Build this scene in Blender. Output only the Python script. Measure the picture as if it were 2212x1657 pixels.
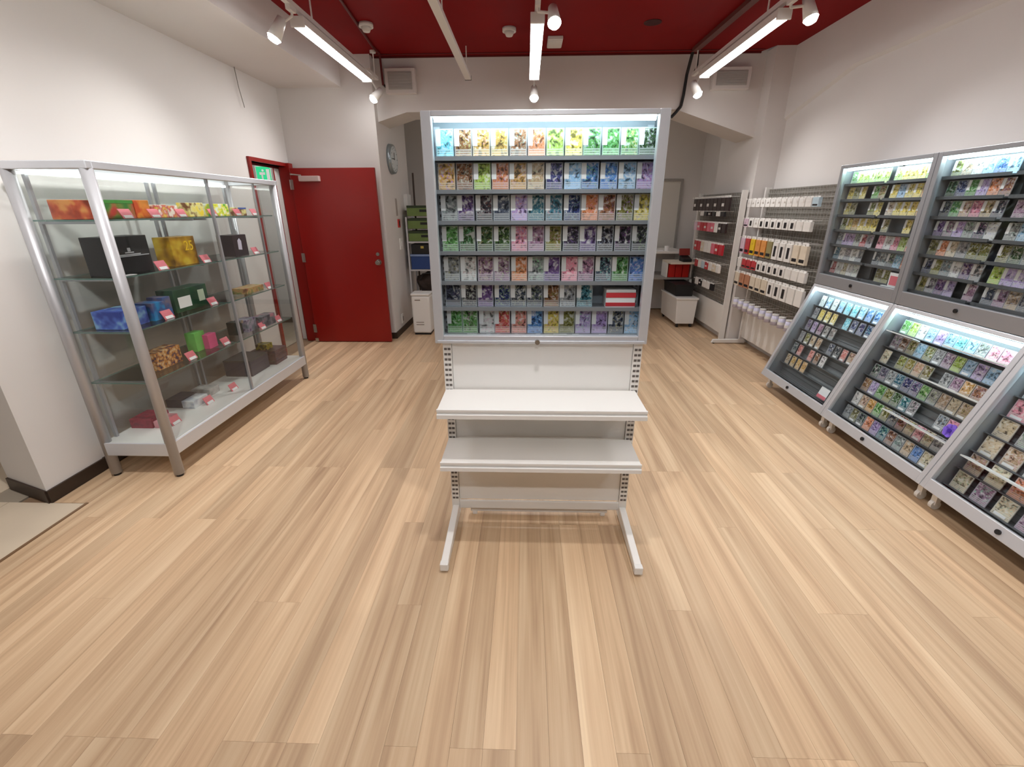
import bpy, bmesh, math, random
from mathutils import Matrix, Vector
scene = bpy.context.scene
for o in list(bpy.data.objects):
    bpy.data.objects.remove(o, do_unlink=True)
COL = scene.collection
R = math.radians

# ------------------------------------------------------------------ camera
FPX, PITCH, YAW, ROLL, CAMH = 982.7, R(21.04), R(1.79), R(0.22), 1.52
cam_data = bpy.data.cameras.new('camera')
cam_data.sensor_fit = 'HORIZONTAL'
cam_data.sensor_width = 36.0
cam_data.lens = FPX / 2212 * 36.0
cam_data.clip_start = 0.05
cam = bpy.data.objects.new('camera', cam_data)
COL.objects.link(cam)
F = Vector((-math.sin(YAW) * math.cos(PITCH), math.cos(YAW) * math.cos(PITCH), -math.sin(PITCH)))
r0 = Vector((math.cos(YAW), math.sin(YAW), 0))
d0 = F.cross(r0)
r2 = r0 * math.cos(ROLL) + d0 * math.sin(ROLL)
d2 = d0 * math.cos(ROLL) - r0 * math.sin(ROLL)
m = Matrix((r2, -d2, -F)).transposed().to_4x4()
m.translation = (0, 0, CAMH)
cam.matrix_world = m
scene.camera = cam

# ------------------------------------------------------------------ world, exposure
world = bpy.data.worlds.new('world')
scene.world = world
world.use_nodes = True
world.node_tree.nodes['Background'].inputs[0].default_value = (0.9, 0.95, 1.0, 1)
world.node_tree.nodes['Background'].inputs[1].default_value = 0.05
scene.view_settings.view_transform = 'Standard'
scene.view_settings.look = 'None'
scene.view_settings.gamma = 1.0
scene.view_settings.use_curve_mapping = False
scene.view_settings.exposure = 0.36

TUBE_E, SPOT_E, LED_E, SPOT_W = 11.5, 40.0, 18.0, 46.0
LAMP_COL = (1.0, 0.985, 0.97)

# ------------------------------------------------------------------ materials
MATS = {}
def lin(r, g, b):
    f = lambda c: (c / 255 / 12.92) if c <= 10 else ((c / 255 + 0.055) / 1.055) ** 2.4
    return (f(r), f(g), f(b), 1.0)

def mat(name, rgb=(200, 200, 200), rough=0.5, metal=0.0, noise=0.0, nscale=8.0, bump=0.0, spec=0.5, emit=None, estr=0.0):
    if name in MATS:
        return MATS[name]
    mt = bpy.data.materials.new(name)
    mt.use_nodes = True
    nt = mt.node_tree
    b = nt.nodes['Principled BSDF']
    b.inputs['Base Color'].default_value = lin(*rgb)
    b.inputs['Roughness'].default_value = rough
    b.inputs['Metallic'].default_value = metal
    b.inputs['Specular IOR Level'].default_value = spec
    if noise or bump:
        tc = nt.nodes.new('ShaderNodeTexCoord')
        nz = nt.nodes.new('ShaderNodeTexNoise')
        nz.inputs['Scale'].default_value = nscale
        nz.inputs['Detail'].default_value = 4
        nt.links.new(tc.outputs['Object'], nz.inputs['Vector'])
        if noise:
            mx = nt.nodes.new('ShaderNodeMix'); mx.data_type = 'RGBA'
            c = lin(*rgb)
            mx.inputs[6].default_value = tuple(v * (1 - noise) for v in c[:3]) + (1,)
            mx.inputs[7].default_value = tuple(min(1, v * (1 + noise)) for v in c[:3]) + (1,)
            nt.links.new(nz.outputs['Fac'], mx.inputs[0])
            nt.links.new(mx.outputs[2], b.inputs['Base Color'])
        if bump:
            bp = nt.nodes.new('ShaderNodeBump')
            bp.inputs['Strength'].default_value = bump
            bp.inputs['Distance'].default_value = 0.002
            nt.links.new(nz.outputs['Fac'], bp.inputs['Height'])
            nt.links.new(bp.outputs[0], b.inputs['Normal'])
    if emit:
        b.inputs['Emission Color'].default_value = tuple(emit) + (1,)
        b.inputs['Emission Strength'].default_value = estr
    MATS[name] = mt
    return mt

def glass_mat(name, tint, ior=1.45):
    mt = bpy.data.materials.new(name)
    mt.use_nodes = True
    nt = mt.node_tree
    nt.nodes.clear()
    out = nt.nodes.new('ShaderNodeOutputMaterial')
    mix = nt.nodes.new('ShaderNodeMixShader')
    tr = nt.nodes.new('ShaderNodeBsdfTransparent'); tr.inputs[0].default_value = tint
    gl = nt.nodes.new('ShaderNodeBsdfGlossy'); gl.inputs['Roughness'].default_value = 0.02
    fr = nt.nodes.new('ShaderNodeFresnel')
    ge = nt.nodes.new('ShaderNodeNewGeometry')
    im = nt.nodes.new('ShaderNodeMapRange'); im.inputs[3].default_value = ior; im.inputs[4].default_value = 1 / ior
    nt.links.new(ge.outputs['Backfacing'], im.inputs[0]); nt.links.new(im.outputs[0], fr.inputs[0])
    nt.links.new(fr.outputs[0], mix.inputs[0])
    nt.links.new(tr.outputs[0], mix.inputs[1])
    nt.links.new(gl.outputs[0], mix.inputs[2])
    nt.links.new(mix.outputs[0], out.inputs[0])
    MATS[name] = mt
    return mt

WALL = mat('painted_wall', (221, 217, 214), 0.7, noise=0.02, nscale=3, bump=0.05)
CEIL_RED = mat('red_ceiling_paint', (132, 4, 8), 0.7, noise=0.12, nscale=2, spec=0.2)
RED_TRIM = mat('dark_red_trim', (96, 14, 14), 0.45)
DOOR_RED = mat('red_door_paint', (138, 10, 3), 0.35, noise=0.05, nscale=1.5)
BASEB = mat('dark_brown_baseboard', (52, 38, 28), 0.5, noise=0.15, nscale=20)
ALU = mat('satin_aluminium', (206, 208, 213), 0.38, metal=0.4)
ALU_P = mat('post_aluminium', (180, 180, 183), 0.42, metal=0.4)
ALU_D = mat('grey_aluminium', (165, 167, 172), 0.4, metal=0.5)
WHITE_M = mat('white_painted_metal', (236, 234, 230), 0.35)
WHITE_P = mat('white_plastic', (232, 231, 228), 0.4)
CASE_BACK = mat('grey_case_backing', (128, 132, 134), 0.6)
CASE_RAIL = mat('dark_grey_shelf_rail', (92, 95, 98), 0.45)
BLACK = mat('black_plastic', (22, 22, 24), 0.5)
SLOT = mat('dark_slot', (104, 98, 94), 0.7)
PAPER = mat('white_paper', (245, 245, 245), 0.6)
PINK = mat('pink_paper', (226, 120, 132), 0.6, noise=0.15, nscale=40)
CHROME = mat('brushed_steel', (190, 186, 180), 0.25, metal=0.9)
GLASS = glass_mat('clear_glass', (0.97, 0.985, 0.98, 1))
GLASS_C = glass_mat('case_glass', (0.96, 0.98, 0.985, 1), 1.4)
GLASS_EDGE = mat('green_glass_edge', (96, 122, 116), 0.2)
SHELF_GLASS = glass_mat('shelf_glass', (0.965, 0.985, 0.98, 1))
TILE = mat('beige_floor_tile', (206, 190, 168), 0.45, noise=0.06, nscale=6)
TUBE = mat('lamp_diffuser', (255, 255, 255), 0.5, emit=LAMP_COL, estr=TUBE_E)
SPOTL = mat('spot_lens', (255, 255, 255), 0.5, emit=LAMP_COL, estr=SPOT_E)
LED = mat('case_led_strip', (255, 255, 255), 0.5, emit=(0.74, 0.95, 1.0), estr=LED_E)
EXITG = mat('green_exit_sign', (20, 150, 90), 0.5, emit=(0.02, 0.45, 0.2), estr=0.8)

def plank_material():
    mt = bpy.data.materials.new('oak_plank')
    mt.use_nodes = True
    nt = mt.node_tree; N = nt.nodes.new; L = nt.links.new
    b = nt.nodes['Principled BSDF']
    b.inputs['Roughness'].default_value = 0.42
    b.inputs['Specular IOR Level'].default_value = 0.4
    tc = N('ShaderNodeTexCoord')
    at = N('ShaderNodeAttribute'); at.attribute_name = 'tone'
    # each plank has its own cut of the wood: shift the grain by its tone
    sh = N('ShaderNodeVectorMath'); sh.operation = 'MULTIPLY_ADD'
    cmb = N('ShaderNodeCombineXYZ')
    mm = N('ShaderNodeMath'); mm.operation = 'MULTIPLY'; mm.inputs[1].default_value = 37.0
    L(at.outputs['Fac'], mm.inputs[0])
    L(mm.outputs[0], cmb.inputs[0]); L(mm.outputs[0], cmb.inputs[1])
    ad = N('ShaderNodeVectorMath'); ad.operation = 'ADD'
    L(tc.outputs['Object'], ad.inputs[0]); L(cmb.outputs[0], ad.inputs[1])
    mp = N('ShaderNodeMapping'); mp.inputs['Scale'].default_value = (17, 0.7, 1)
    L(ad.outputs[0], mp.inputs[0])
    n1 = N('ShaderNodeTexNoise'); n1.inputs['Scale'].default_value = 1.0; n1.inputs['Detail'].default_value = 5; n1.inputs['Distortion'].default_value = 0.6
    L(mp.outputs[0], n1.inputs['Vector'])
    mp2 = N('ShaderNodeMapping'); mp2.inputs['Scale'].default_value = (95, 1.6, 1)
    L(ad.outputs[0], mp2.inputs[0])
    n2 = N('ShaderNodeTexNoise'); n2.inputs['Scale'].default_value = 1.0; n2.inputs['Detail'].default_value = 2
    L(mp2.outputs[0], n2.inputs['Vector'])
    rp = N('ShaderNodeValToRGB')
    e = rp.color_ramp.elements
    e[0].position = 0.28; e[0].color = lin(170, 138, 108)
    e[1].position = 0.74; e[1].color = lin(226, 200, 166)
    mid = e.new(0.5); mid.color = lin(203, 172, 138)
    m1 = N('ShaderNodeMath'); m1.operation = 'MULTIPLY'; m1.inputs[1].default_value = 0.24
    L(n2.outputs['Fac'], m1.inputs[0])
    m2 = N('ShaderNodeMath'); m2.operation = 'MULTIPLY_ADD'; m2.inputs[1].default_value = 0.76
    L(n1.outputs['Fac'], m2.inputs[0]); L(m1.outputs[0], m2.inputs[2])
    L(m2.outputs[0], rp.inputs[0])
    hs = N('ShaderNodeHueSaturation')
    mr = N('ShaderNodeMapRange'); mr.inputs['To Min'].default_value = 0.86; mr.inputs['To Max'].default_value = 1.12
    L(at.outputs['Fac'], mr.inputs[0]); L(mr.outputs[0], hs.inputs['Value'])
    L(rp.outputs[0], hs.inputs['Color'])
    L(hs.outputs[0], b.inputs['Base Color'])
    return mt
OAK = plank_material()

def card_material():
    """printed card front: a plain framed picture and text field in the object's own colour"""
    mt = bpy.data.materials.new('printed_card')
    mt.use_nodes = True
    nt = mt.node_tree; N = nt.nodes.new; L = nt.links.new
    b = nt.nodes['Principled BSDF']
    b.inputs['Roughness'].default_value = 0.25
    oi = N('ShaderNodeObjectInfo')
    tc = N('ShaderNodeTexCoord')
    sx = N('ShaderNodeSeparateXYZ'); L(tc.outputs['Generated'], sx.inputs[0])
    w = N('ShaderNodeMath'); w.operation = 'MULTIPLY'; w.inputs[1].default_value = 50
    L(oi.outputs['Random'], w.inputs[0])
    mp = N('ShaderNodeMapping'); mp.inputs['Scale'].default_value = (3.8, 1, 5.4)
    L(tc.outputs['Generated'], mp.inputs[0])
    nz = N('ShaderNodeTexNoise'); nz.noise_dimensions = '4D'; nz.inputs['Scale'].default_value = 1.0; nz.inputs['Detail'].default_value = 2.5; nz.inputs['Distortion'].default_value = 0.8
    L(mp.outputs[0], nz.inputs['Vector']); L(w.outputs[0], nz.inputs['W'])
    # art: dark - own colour - a second ink - light
    vo = N('ShaderNodeTexNoise'); vo.noise_dimensions = '4D'; vo.inputs['Scale'].default_value = 1.7; vo.inputs['Detail'].default_value = 3.5; vo.inputs['Distortion'].default_value = 1.5
    L(mp.outputs[0], vo.inputs['Vector'])
    w2 = N('ShaderNodeMath'); w2.operation = 'ADD'; w2.inputs[1].default_value = 91.0; L(w.outputs[0], w2.inputs[0]); L(w2.outputs[0], vo.inputs['W'])
    wn = N('ShaderNodeTexWhiteNoise'); wn.noise_dimensions = '1D'; L(w.outputs[0], wn.inputs['W'])
    ink = N('ShaderNodeHueSaturation'); ink.inputs['Saturation'].default_value = 0.75; ink.inputs['Value'].default_value = 0.9
    L(wn.outputs['Color'], ink.inputs['Color'])
    own = N('ShaderNodeHueSaturation'); own.inputs['Saturation'].default_value = 0.88; L(oi.outputs['Color'], own.inputs['Color'])
    vs = N('ShaderNodeMapRange'); vs.inputs[1].default_value = 0.52; vs.inputs[2].default_value = 0.66; vs.inputs[4].default_value = 0.75; L(vo.outputs['Fac'], vs.inputs[0])
    hue = N('ShaderNodeMix'); hue.data_type = 'RGBA'; L(vs.outputs[0], hue.inputs[0]); L(own.outputs[0], hue.inputs[6]); L(ink.outputs[0], hue.inputs[7])
    dk = N('ShaderNodeHueSaturation'); dk.inputs['Value'].default_value = 0.2; dk.inputs['Saturation'].default_value = 0.8
    L(oi.outputs['Color'], dk.inputs['Color'])
    lt = N('ShaderNodeMix'); lt.data_type = 'RGBA'; lt.inputs[0].default_value = 0.62
    L(own.outputs[0], lt.inputs[6]); lt.inputs[7].default_value = (0.93, 0.92, 0.88, 1)
    s1 = N('ShaderNodeMapRange'); s1.inputs[1].default_value = 0.36; s1.inputs[2].default_value = 0.47; L(nz.outputs['Fac'], s1.inputs[0])
    s2 = N('ShaderNodeMapRange'); s2.inputs[1].default_value = 0.53; s2.inputs[2].default_value = 0.64; L(nz.outputs['Fac'], s2.inputs[0])
    a1 = N('ShaderNodeMix'); a1.data_type = 'RGBA'; L(s1.outputs[0], a1.inputs[0]); L(dk.outputs[0], a1.inputs[6]); L(hue.outputs[2], a1.inputs[7])
    a2 = N('ShaderNodeMix'); a2.data_type = 'RGBA'; L(s2.outputs[0], a2.inputs[0]); L(a1.outputs[2], a2.inputs[6]); L(lt.outputs[2], a2.inputs[7])
    # text field on the lower part: lines
    ln = N('ShaderNodeMath'); ln.operation = 'SINE'
    lm = N('ShaderNodeMath'); lm.operation = 'MULTIPLY'; lm.inputs[1].default_value = 75
    L(sx.outputs[2], lm.inputs[0]); L(lm.outputs[0], ln.inputs[0])
    lf = N('ShaderNodeMapRange'); lf.inputs[1].default_value = -0.2; lf.inputs[2].default_value = 0.6; lf.inputs[3].default_value = 0.25; lf.inputs[4].default_value = 0.75
    L(ln.outputs[0], lf.inputs[0])
    tx = N('ShaderNodeMix'); tx.data_type = 'RGBA'; L(lf.outputs[0], tx.inputs[0]); L(a1.outputs[2], tx.inputs[6]); L(lt.outputs[2], tx.inputs[7])
    isb = N('ShaderNodeMath'); isb.operation = 'LESS_THAN'; isb.inputs[1].default_value = 0.30; L(sx.outputs[2], isb.inputs[0])
    body = N('ShaderNodeMix'); body.data_type = 'RGBA'; L(isb.outputs[0], body.inputs[0]); L(a2.outputs[2], body.inputs[6]); L(tx.outputs[2], body.inputs[7])
    # pale sleeve margin
    ax = N('ShaderNodeMath'); ax.operation = 'SUBTRACT'; ax.inputs[1].default_value = 0.5; L(sx.outputs[0], ax.inputs[0])
    ab = N('ShaderNodeMath'); ab.operation = 'ABSOLUTE'; L(ax.outputs[0], ab.inputs[0])
    g1 = N('ShaderNodeMath'); g1.operation = 'GREATER_THAN'; g1.inputs[1].default_value = 0.44; L(ab.outputs[0], g1.inputs[0])
    az = N('ShaderNodeMath'); az.operation = 'SUBTRACT'; az.inputs[1].default_value = 0.5; L(sx.outputs[2], az.inputs[0])
    az2 = N('ShaderNodeMath'); az2.operation = 'ABSOLUTE'; L(az.outputs[0], az2.inputs[0])
    g2 = N('ShaderNodeMath'); g2.operation = 'GREATER_THAN'; g2.inputs[1].default_value = 0.46; L(az2.outputs[0], g2.inputs[0])
    mxm = N('ShaderNodeMath'); mxm.operation = 'MAXIMUM'; L(g1.outputs[0], mxm.inputs[0]); L(g2.outputs[0], mxm.inputs[1])
    slv = N('ShaderNodeMix'); slv.data_type = 'RGBA'; slv.inputs[0].default_value = 0.55; L(oi.outputs['Color'], slv.inputs[6]); slv.inputs[7].default_value = (0.62, 0.66, 0.68, 1)
    fin = N('ShaderNodeMix'); fin.data_type = 'RGBA'; L(mxm.outputs[0], fin.inputs[0]); L(body.outputs[2], fin.inputs[6]); L(slv.outputs[2], fin.inputs[7])
    L(fin.outputs[2], b.inputs['Base Color'])
    return mt
CARD = card_material()

def print_material(name, c1, c2, c3, scale=14.0, rough=0.35):
    """packaging print: soft blobs of three inks"""
    mt = bpy.data.materials.new(name)
    mt.use_nodes = True
    nt = mt.node_tree; N = nt.nodes.new; L = nt.links.new
    b = nt.nodes['Principled BSDF']; b.inputs['Roughness'].default_value = rough
    tc = N('ShaderNodeTexCoord'); oi = N('ShaderNodeObjectInfo')
    nz = N('ShaderNodeTexNoise'); nz.noise_dimensions = '4D'; nz.inputs['Scale'].default_value = scale; nz.inputs['Detail'].default_value = 2
    L(tc.outputs['Object'], nz.inputs['Vector']); L(oi.outputs['Random'], nz.inputs['W'])
    rp = N('ShaderNodeValToRGB'); e = rp.color_ramp.elements
    e[0].position = 0.38; e[0].color = lin(*c1)
    e[1].position = 0.62; e[1].color = lin(*c3)
    k = e.new(0.5); k.color = lin(*c2)
    L(nz.outputs['Fac'], rp.inputs[0]); L(rp.outputs[0], b.inputs['Base Color'])
    MATS[name] = mt
    return mt

def tint_material():
    """plain printed pack in the object's own colour"""
    mt = bpy.data.materials.new('tinted_pack')
    mt.use_nodes = True
    nt = mt.node_tree
    b = nt.nodes['Principled BSDF']; b.inputs['Roughness'].default_value = 0.35
    oi = nt.nodes.new('ShaderNodeObjectInfo')
    nt.links.new(oi.outputs['Color'], b.inputs['Base Color'])
    return mt
TINT = tint_material()

# ------------------------------------------------------------------ geometry helpers
class MB:
    def __init__(s):
        s.v = []; s.f = []; s.m = []
    def quad(s, a, b, c, d, m=0):
        i = len(s.v); s.v += [a, b, c, d]; s.f.append((i, i + 1, i + 2, i + 3)); s.m.append(m); return s
    def box(s, x0, x1, y0, y1, z0, z1, m=0, sides=None):
        i = len(s.v)
        x0, x1 = min(x0, x1), max(x0, x1); y0, y1 = min(y0, y1), max(y0, y1); z0, z1 = min(z0, z1), max(z0, z1)
        s.v += [(x0, y0, z0), (x1, y0, z0), (x1, y1, z0), (x0, y1, z0), (x0, y0, z1), (x1, y0, z1), (x1, y1, z1), (x0, y1, z1)]
        fs = [(0, 3, 2, 1), (4, 5, 6, 7), (0, 1, 5, 4), (1, 2, 6, 5), (2, 3, 7, 6), (3, 0, 4, 7)]
        for k, f in enumerate(fs):
            s.f.append(tuple(i + j for j in f)); s.m.append(sides if (sides is not None and k >= 2) else m)
        return s
    def prism(s, poly, axis, a0, a1, m=0):
        """poly: 2-d points in the plane of the other two axes (x,y,z order), extruded along axis"""
        def P(p, a):
            if axis == 'x': return (a, p[0], p[1])
            if axis == 'y': return (p[0], a, p[1])
            return (p[0], p[1], a)
        n = len(poly); i = len(s.v)
        s.v += [P(p, a0) for p in poly] + [P(p, a1) for p in poly]
        s.f.append(tuple(i + k for k in range(n))); s.m.append(m)
        s.f.append(tuple(i + n + k for k in reversed(range(n)))); s.m.append(m)
        for k in range(n):
            j = (k + 1) % n
            s.f.append((i + j, i + k, i + n + k, i + n + j)); s.m.append(m)
        return s
    def cyl(s, p0, p1, r0, r1=None, seg=14, m=0, caps=True, m1=None):
        r1 = r0 if r1 is None else r1
        p0 = Vector(p0); p1 = Vector(p1); d = (p1 - p0).normalized()
        a = Vector((0, 0, 1)) if abs(d.z) < 0.9 else Vector((1, 0, 0))
        u = d.cross(a).normalized(); w = d.cross(u)
        i = len(s.v)
        for (p, r) in ((p0, r0), (p1, r1)):
            for k in range(seg):
                t = 2 * math.pi * k / seg
                s.v.append(tuple(p + (u * math.cos(t) + w * math.sin(t)) * r))
        for k in range(seg):
            j = (k + 1) % seg
            s.f.append((i + k, i + j, i + seg + j, i + seg + k)); s.m.append(m)
        if caps:
            s.f.append(tuple(i + k for k in reversed(range(seg)))); s.m.append(m)
            s.f.append(tuple(i + seg + k for k in range(seg))); s.m.append(m if m1 is None else m1)
        return s
    def path(s, pts, r, seg=8, m=0):
        for a, b in zip(pts[:-1], pts[1:]):
            s.cyl(a, b, r, seg=seg, m=m)
        return s

ORIG = {}
def build(name, mb, mats, parent=None, origin=None, bevel=0.0, smooth=False, label=None, bseg=2):
    """mb holds world coordinates; the object's own origin is its parent's, or origin"""
    if origin is None:
        origin = ORIG[parent.name] if parent is not None else (0, 0, 0)
    me = bpy.data.meshes.new(name)
    ox, oy, oz = origin
    me.from_pydata([(x - ox, y - oy, z - oz) for x, y, z in mb.v], [], mb.f)
    if not isinstance(mats, (list, tuple)):
        mats = [mats]
    for mt in mats:
        me.materials.append(mt)
    me.polygons.foreach_set('material_index', mb.m)
    bm = bmesh.new(); bm.from_mesh(me); bmesh.ops.recalc_face_normals(bm, faces=bm.faces); bm.to_mesh(me); bm.free()
    if smooth:
        for p in me.polygons:
            p.use_smooth = len(p.vertices) == 4
    me.update()
    o = bpy.data.objects.new(name, me)
    COL.objects.link(o)
    if parent is None:
        o.location = origin
    else:
        o.parent = parent
    ORIG[o.name] = origin
    if bevel:
        md = o.modifiers.new('bevel', 'BEVEL'); md.width = bevel; md.segments = bseg; md.limit_method = 'ANGLE'
    if label:
        o['label'] = label
    return o

def tag(o, label, cat, group=None):
    o['label'] = label; o['category'] = cat
    if group: o['group'] = group
    return o

def thing(name, loc, label, cat, group=None):
    o = bpy.data.objects.new(name, None)
    o.empty_display_size = 0.05
    COL.objects.link(o); o.location = loc
    ORIG[o.name] = tuple(loc)
    return tag(o, label, cat, group)

def struct(name, mb, mats, bevel=0.0, label=None, parent=None):
    o = build(name, mb, mats, parent=parent, bevel=bevel)
    if parent is None:
        o['kind'] = 'structure'
        o['label'] = label
    elif label:
        o['label'] = label
    return o

random.seed(7)

# ================================================================== THE ROOM
XL, XR, YB, ZC = -2.63, 2.66, 7.70, 3.00
# ---- wood floor: base slab + planks
fl = struct('floor', MB().box(-2.42, 2.70, -2.6, 7.75, -0.06, -0.008).box(-2.82, -2.42, 2.05, 7.75, -0.06, -0.008), mat('floor_joint', (128, 102, 78), 0.8), label='light oak plank floor of the shop')
PW, PL, ROW0 = 0.1, 1.575, 0.881 - 0.525 * 3
def add_plank(mb_list, x0, x1, y0, y1):
    g = 0.0005
    mb_list.append((x0 + g, x1 - g, y0 + g, y1 - g))
planks = []
ncol = 51
for c in range(-2, ncol):
    x0 = -2.42 + c * PW
    ymin = 2.05 if c < 0 else -2.6
    x1 = min(x0 + PW, 2.68)
    off = random.choice((0, 1, 2))
    y = ROW0 + off * 0.525 - PL
    while y < 7.72:
        ya, yb = max(y, ymin), min(y + PL, 7.72 if c > 0 else 5.5)
        if yb - ya > 0.05:
            planks.append((x0, x1, ya, yb))
        y += PL
def plank_mesh(name, lst, parent):
    mb = MB()
    for (x0, x1, y0, y1) in lst:
        mb.box(x0 + 0.0003, x1 - 0.0003, y0 + 0.0003, y1 - 0.0003, -0.009, 0.0)
    o = build(name, mb, OAK, parent)
    at = o.data.attributes.new('tone', 'FLOAT', 'FACE')
    vals = []
    for _ in lst:
        t = random.random(); vals += [t] * 6
    at.data.foreach_set('value', vals)
    return o
front = [p for p in planks if p[3] > 0.3]
back = [p for p in planks if p[3] <= 0.3]
for p in front[:320]:
    plank_mesh('plank', [p], fl)
rest = front[320:] + back
if rest:
    o = plank_mesh('plank_field', rest, fl); o['kind'] = 'stuff'
# ---- beige tiles of the entrance side
tf = struct('floor_entrance', MB().box(-4.6, -2.425, -2.6, 2.05, -0.06, -0.004).box(-4.6, -2.83, 2.05, 7.7, -0.06, -0.004), mat('tile_joint', (150, 138, 122), 0.8), label='beige tiled floor of the entrance')
for ix in range(5):
    for iy in range(-4, 6):
        xa, xb = -2.425 - 0.45 * (ix + 1), -2.425 - 0.45 * ix
        ya, yb = 2.048 - 0.45 * (iy + 1), 2.048 - 0.45 * iy
        if iy < 0:
            xb = min(xb, -3.02)
            if xa > -3.1: continue
        if iy == 0: pass
        if ya < -2.6: continue
        build('floor_tile', MB().box(xa + .0015, xb - .0015, ya + .0015, yb - .0015, -0.006, 0.0), TILE, tf)
struct('trim_1', MB().box(-2.435, -2.42, -2.6, 2.05, -0.01, 0.004), mat('brown_threshold', (120, 92, 66), 0.4), label='thin brown threshold strip between tiles and planks')

# ---- left wall with doorway (Y 4.70-5.47), its near end is a pillar
DY0, DY1, DZ = 4.72, 5.47, 1.955
struct('wall_left', MB().prism([(-2.635, 2.05), (-2.635, 2.40), (-3.0, 2.40), (-3.0, 2.18)], 'z', 0, ZC)
       .box(-2.80, XL - 0.012, 2.40, DY0, 0, ZC).box(-2.80, XL - 0.012, DY0, DY1, DZ, ZC).box(-2.80, XL - 0.012, DY1, 5.62, 0, ZC),
       WALL, label='off-white left wall behind the glass cabinet')
struct('baseboard_left', MB().box(XL - 0.012, XL + 0.0, 2.41, DY0 - 0.05, 0, 0.075)
       .prism([(-2.635, 2.045), (-2.623, 2.045), (-2.623, 2.41), (-2.635, 2.41)], 'z', 0, 0.075)
       .prism([(-2.635, 2.05), (-2.635, 2.038), (-3.0, 2.168), (-3.0, 2.18)], 'z', 0, 0.075), BASEB, label='dark brown skirting along the left wall')
# ---- door wall, side (clock) wall, back wall, right wall
struct('wall_door', MB().box(XL - 0.012, -1.62, 5.5, 5.62, 0, ZC), WALL, label='off-white wall behind the opened red door')
struct('wall_clock', MB().box(-1.74, -1.62, 5.62, 6.75, 0, ZC), WALL, label='off-white side wall that carries the round clock')
struct('wall_recess', MB().box(-2.8, -1.74, 6.63, 6.75, 0, ZC), WALL, label='off-white wall of the recess')
struct('baseboard_clock', MB().box(-1.62, -1.608, 5.49, 6.75, 0, 0.075).box(-2.0, -1.608, 5.488, 5.50, 0, 0.075), BASEB, label='dark brown skirting below the clock wall')
struct('wall_back', MB().box(-2.8, 2.8, YB, YB + 0.12, 0, ZC), WALL, label='pale back wall of the shop')
struct('baseboard_back', MB().box(-2.8, 2.66, YB - 0.012, YB, 0, 0.075), BASEB, label='dark brown skirting of the back wall')
struct('wall_right', MB().box(XR, XR + 0.12, -2.6, 7.8, 0, ZC), WALL, label='off-white right wall behind the wall cases')
# beam with haunch along the right wall
bo = [(-2.6, 2.58), (4.42, 2.58), (5.42, 2.35)]
bm2 = MB()
for (ya_, za_), (yb_, zb_) in zip(bo[:-1], bo[1:]):
    bm2.quad((2.632, ya_, ZC), (2.632, yb_, ZC), (2.632, yb_, zb_ + 0.022), (2.632, ya_, za_ + 0.022))
    bm2.quad((2.632, ya_, za_ + 0.022), (2.632, yb_, zb_ + 0.022), (XR, yb_, zb_), (XR, ya_, za_))
struct('trim_2', bm2, WALL, label='shallow beam with sloping haunch on the right wall')
# column at the back right
struct('wall_column', MB().prism([(2.44, 5.60), (2.44, 5.41), (XR, 5.41), (XR, 6.5), (2.44, 6.5)], 'z', 0, ZC), WALL, label='off-white column behind the hanging-pack racks')
# cross beam with haunches
struct('trim_3', MB().prism([(-1.62, 2.405), (-1.30, 2.495), (1.58, 2.495), (2.44, 2.225), (2.44, ZC), (-1.62, ZC)], 'y', 5.60, 6.05), WALL, label='wide white cross beam with sloping haunches')
# ---- ceilings and left soffit
struct('ceiling', MB().prism([(-1.95, -2.6), (2.65, -2.6), (2.65, 5.41), (2.44, 5.41), (2.37, 5.60), (-1.62, 5.60), (-1.62, 5.5), (-1.95, 5.5)], 'z', ZC, ZC + 0.06), CEIL_RED, label='dark red painted ceiling')
struct('ceiling_rear', MB().box(-2.8, 2.8, 5.60, 7.8, ZC, ZC + 0.06), WALL, label='white ceiling behind the cross beam')
struct('ceiling_left', MB().box(-2.65, -1.95, 2.05, 5.5, 2.71, ZC + 0.06).box(-4.6, -1.95, -2.6, 2.05, 2.71, ZC + .06), WALL, label='white lowered soffit along the left wall')
struct('trim_4', MB().box(-1.62, 2.37, 5.585, 5.60, 2.985, 3.0).box(-1.62, 2.37, 5.50, 5.515, 2.992, 3.0), RED_TRIM, label='dark red moulding along the rear edge of the ceiling')
# ---- entrance side and wall behind the camera
struct('wall_entrance', MB().box(-4.72, -4.6, -2.6, 7.7, 0, ZC), mat('beige_wall', (190, 180, 168), 0.7), label='beige wall on the entrance side')
struct('wall_front', MB().box(-4.6, 2.8, -2.72, -2.6, 0, ZC), mat('darkened_front', (70, 68, 68), 0.3), label='unseen front wall, darkened to cut bounce light, opposite the display stand')  # out of view; its dark colour is chosen to cut bounced light
struct('ceiling_corridor', MB().box(-4.6, -2.80, 2.05, 7.7, 2.45, 2.51), WALL, label='white corridor ceiling')
struct('wall_corridor', MB().box(-3.62, -3.5, 2.9, 7.7, 0, 2.45).box(-3.5, -2.8, 6.35, 6.45, 0, 2.45), WALL, label='pale corridor wall seen through the doorway')
struct('baseboard_corridor', MB().box(-3.5, -2.8, 6.338, 6.35, 0, 0.075).box(-3.5, -3.488, 2.9, 6.35, 0, 0.075), BASEB, label='dark skirting of the corridor')

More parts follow.
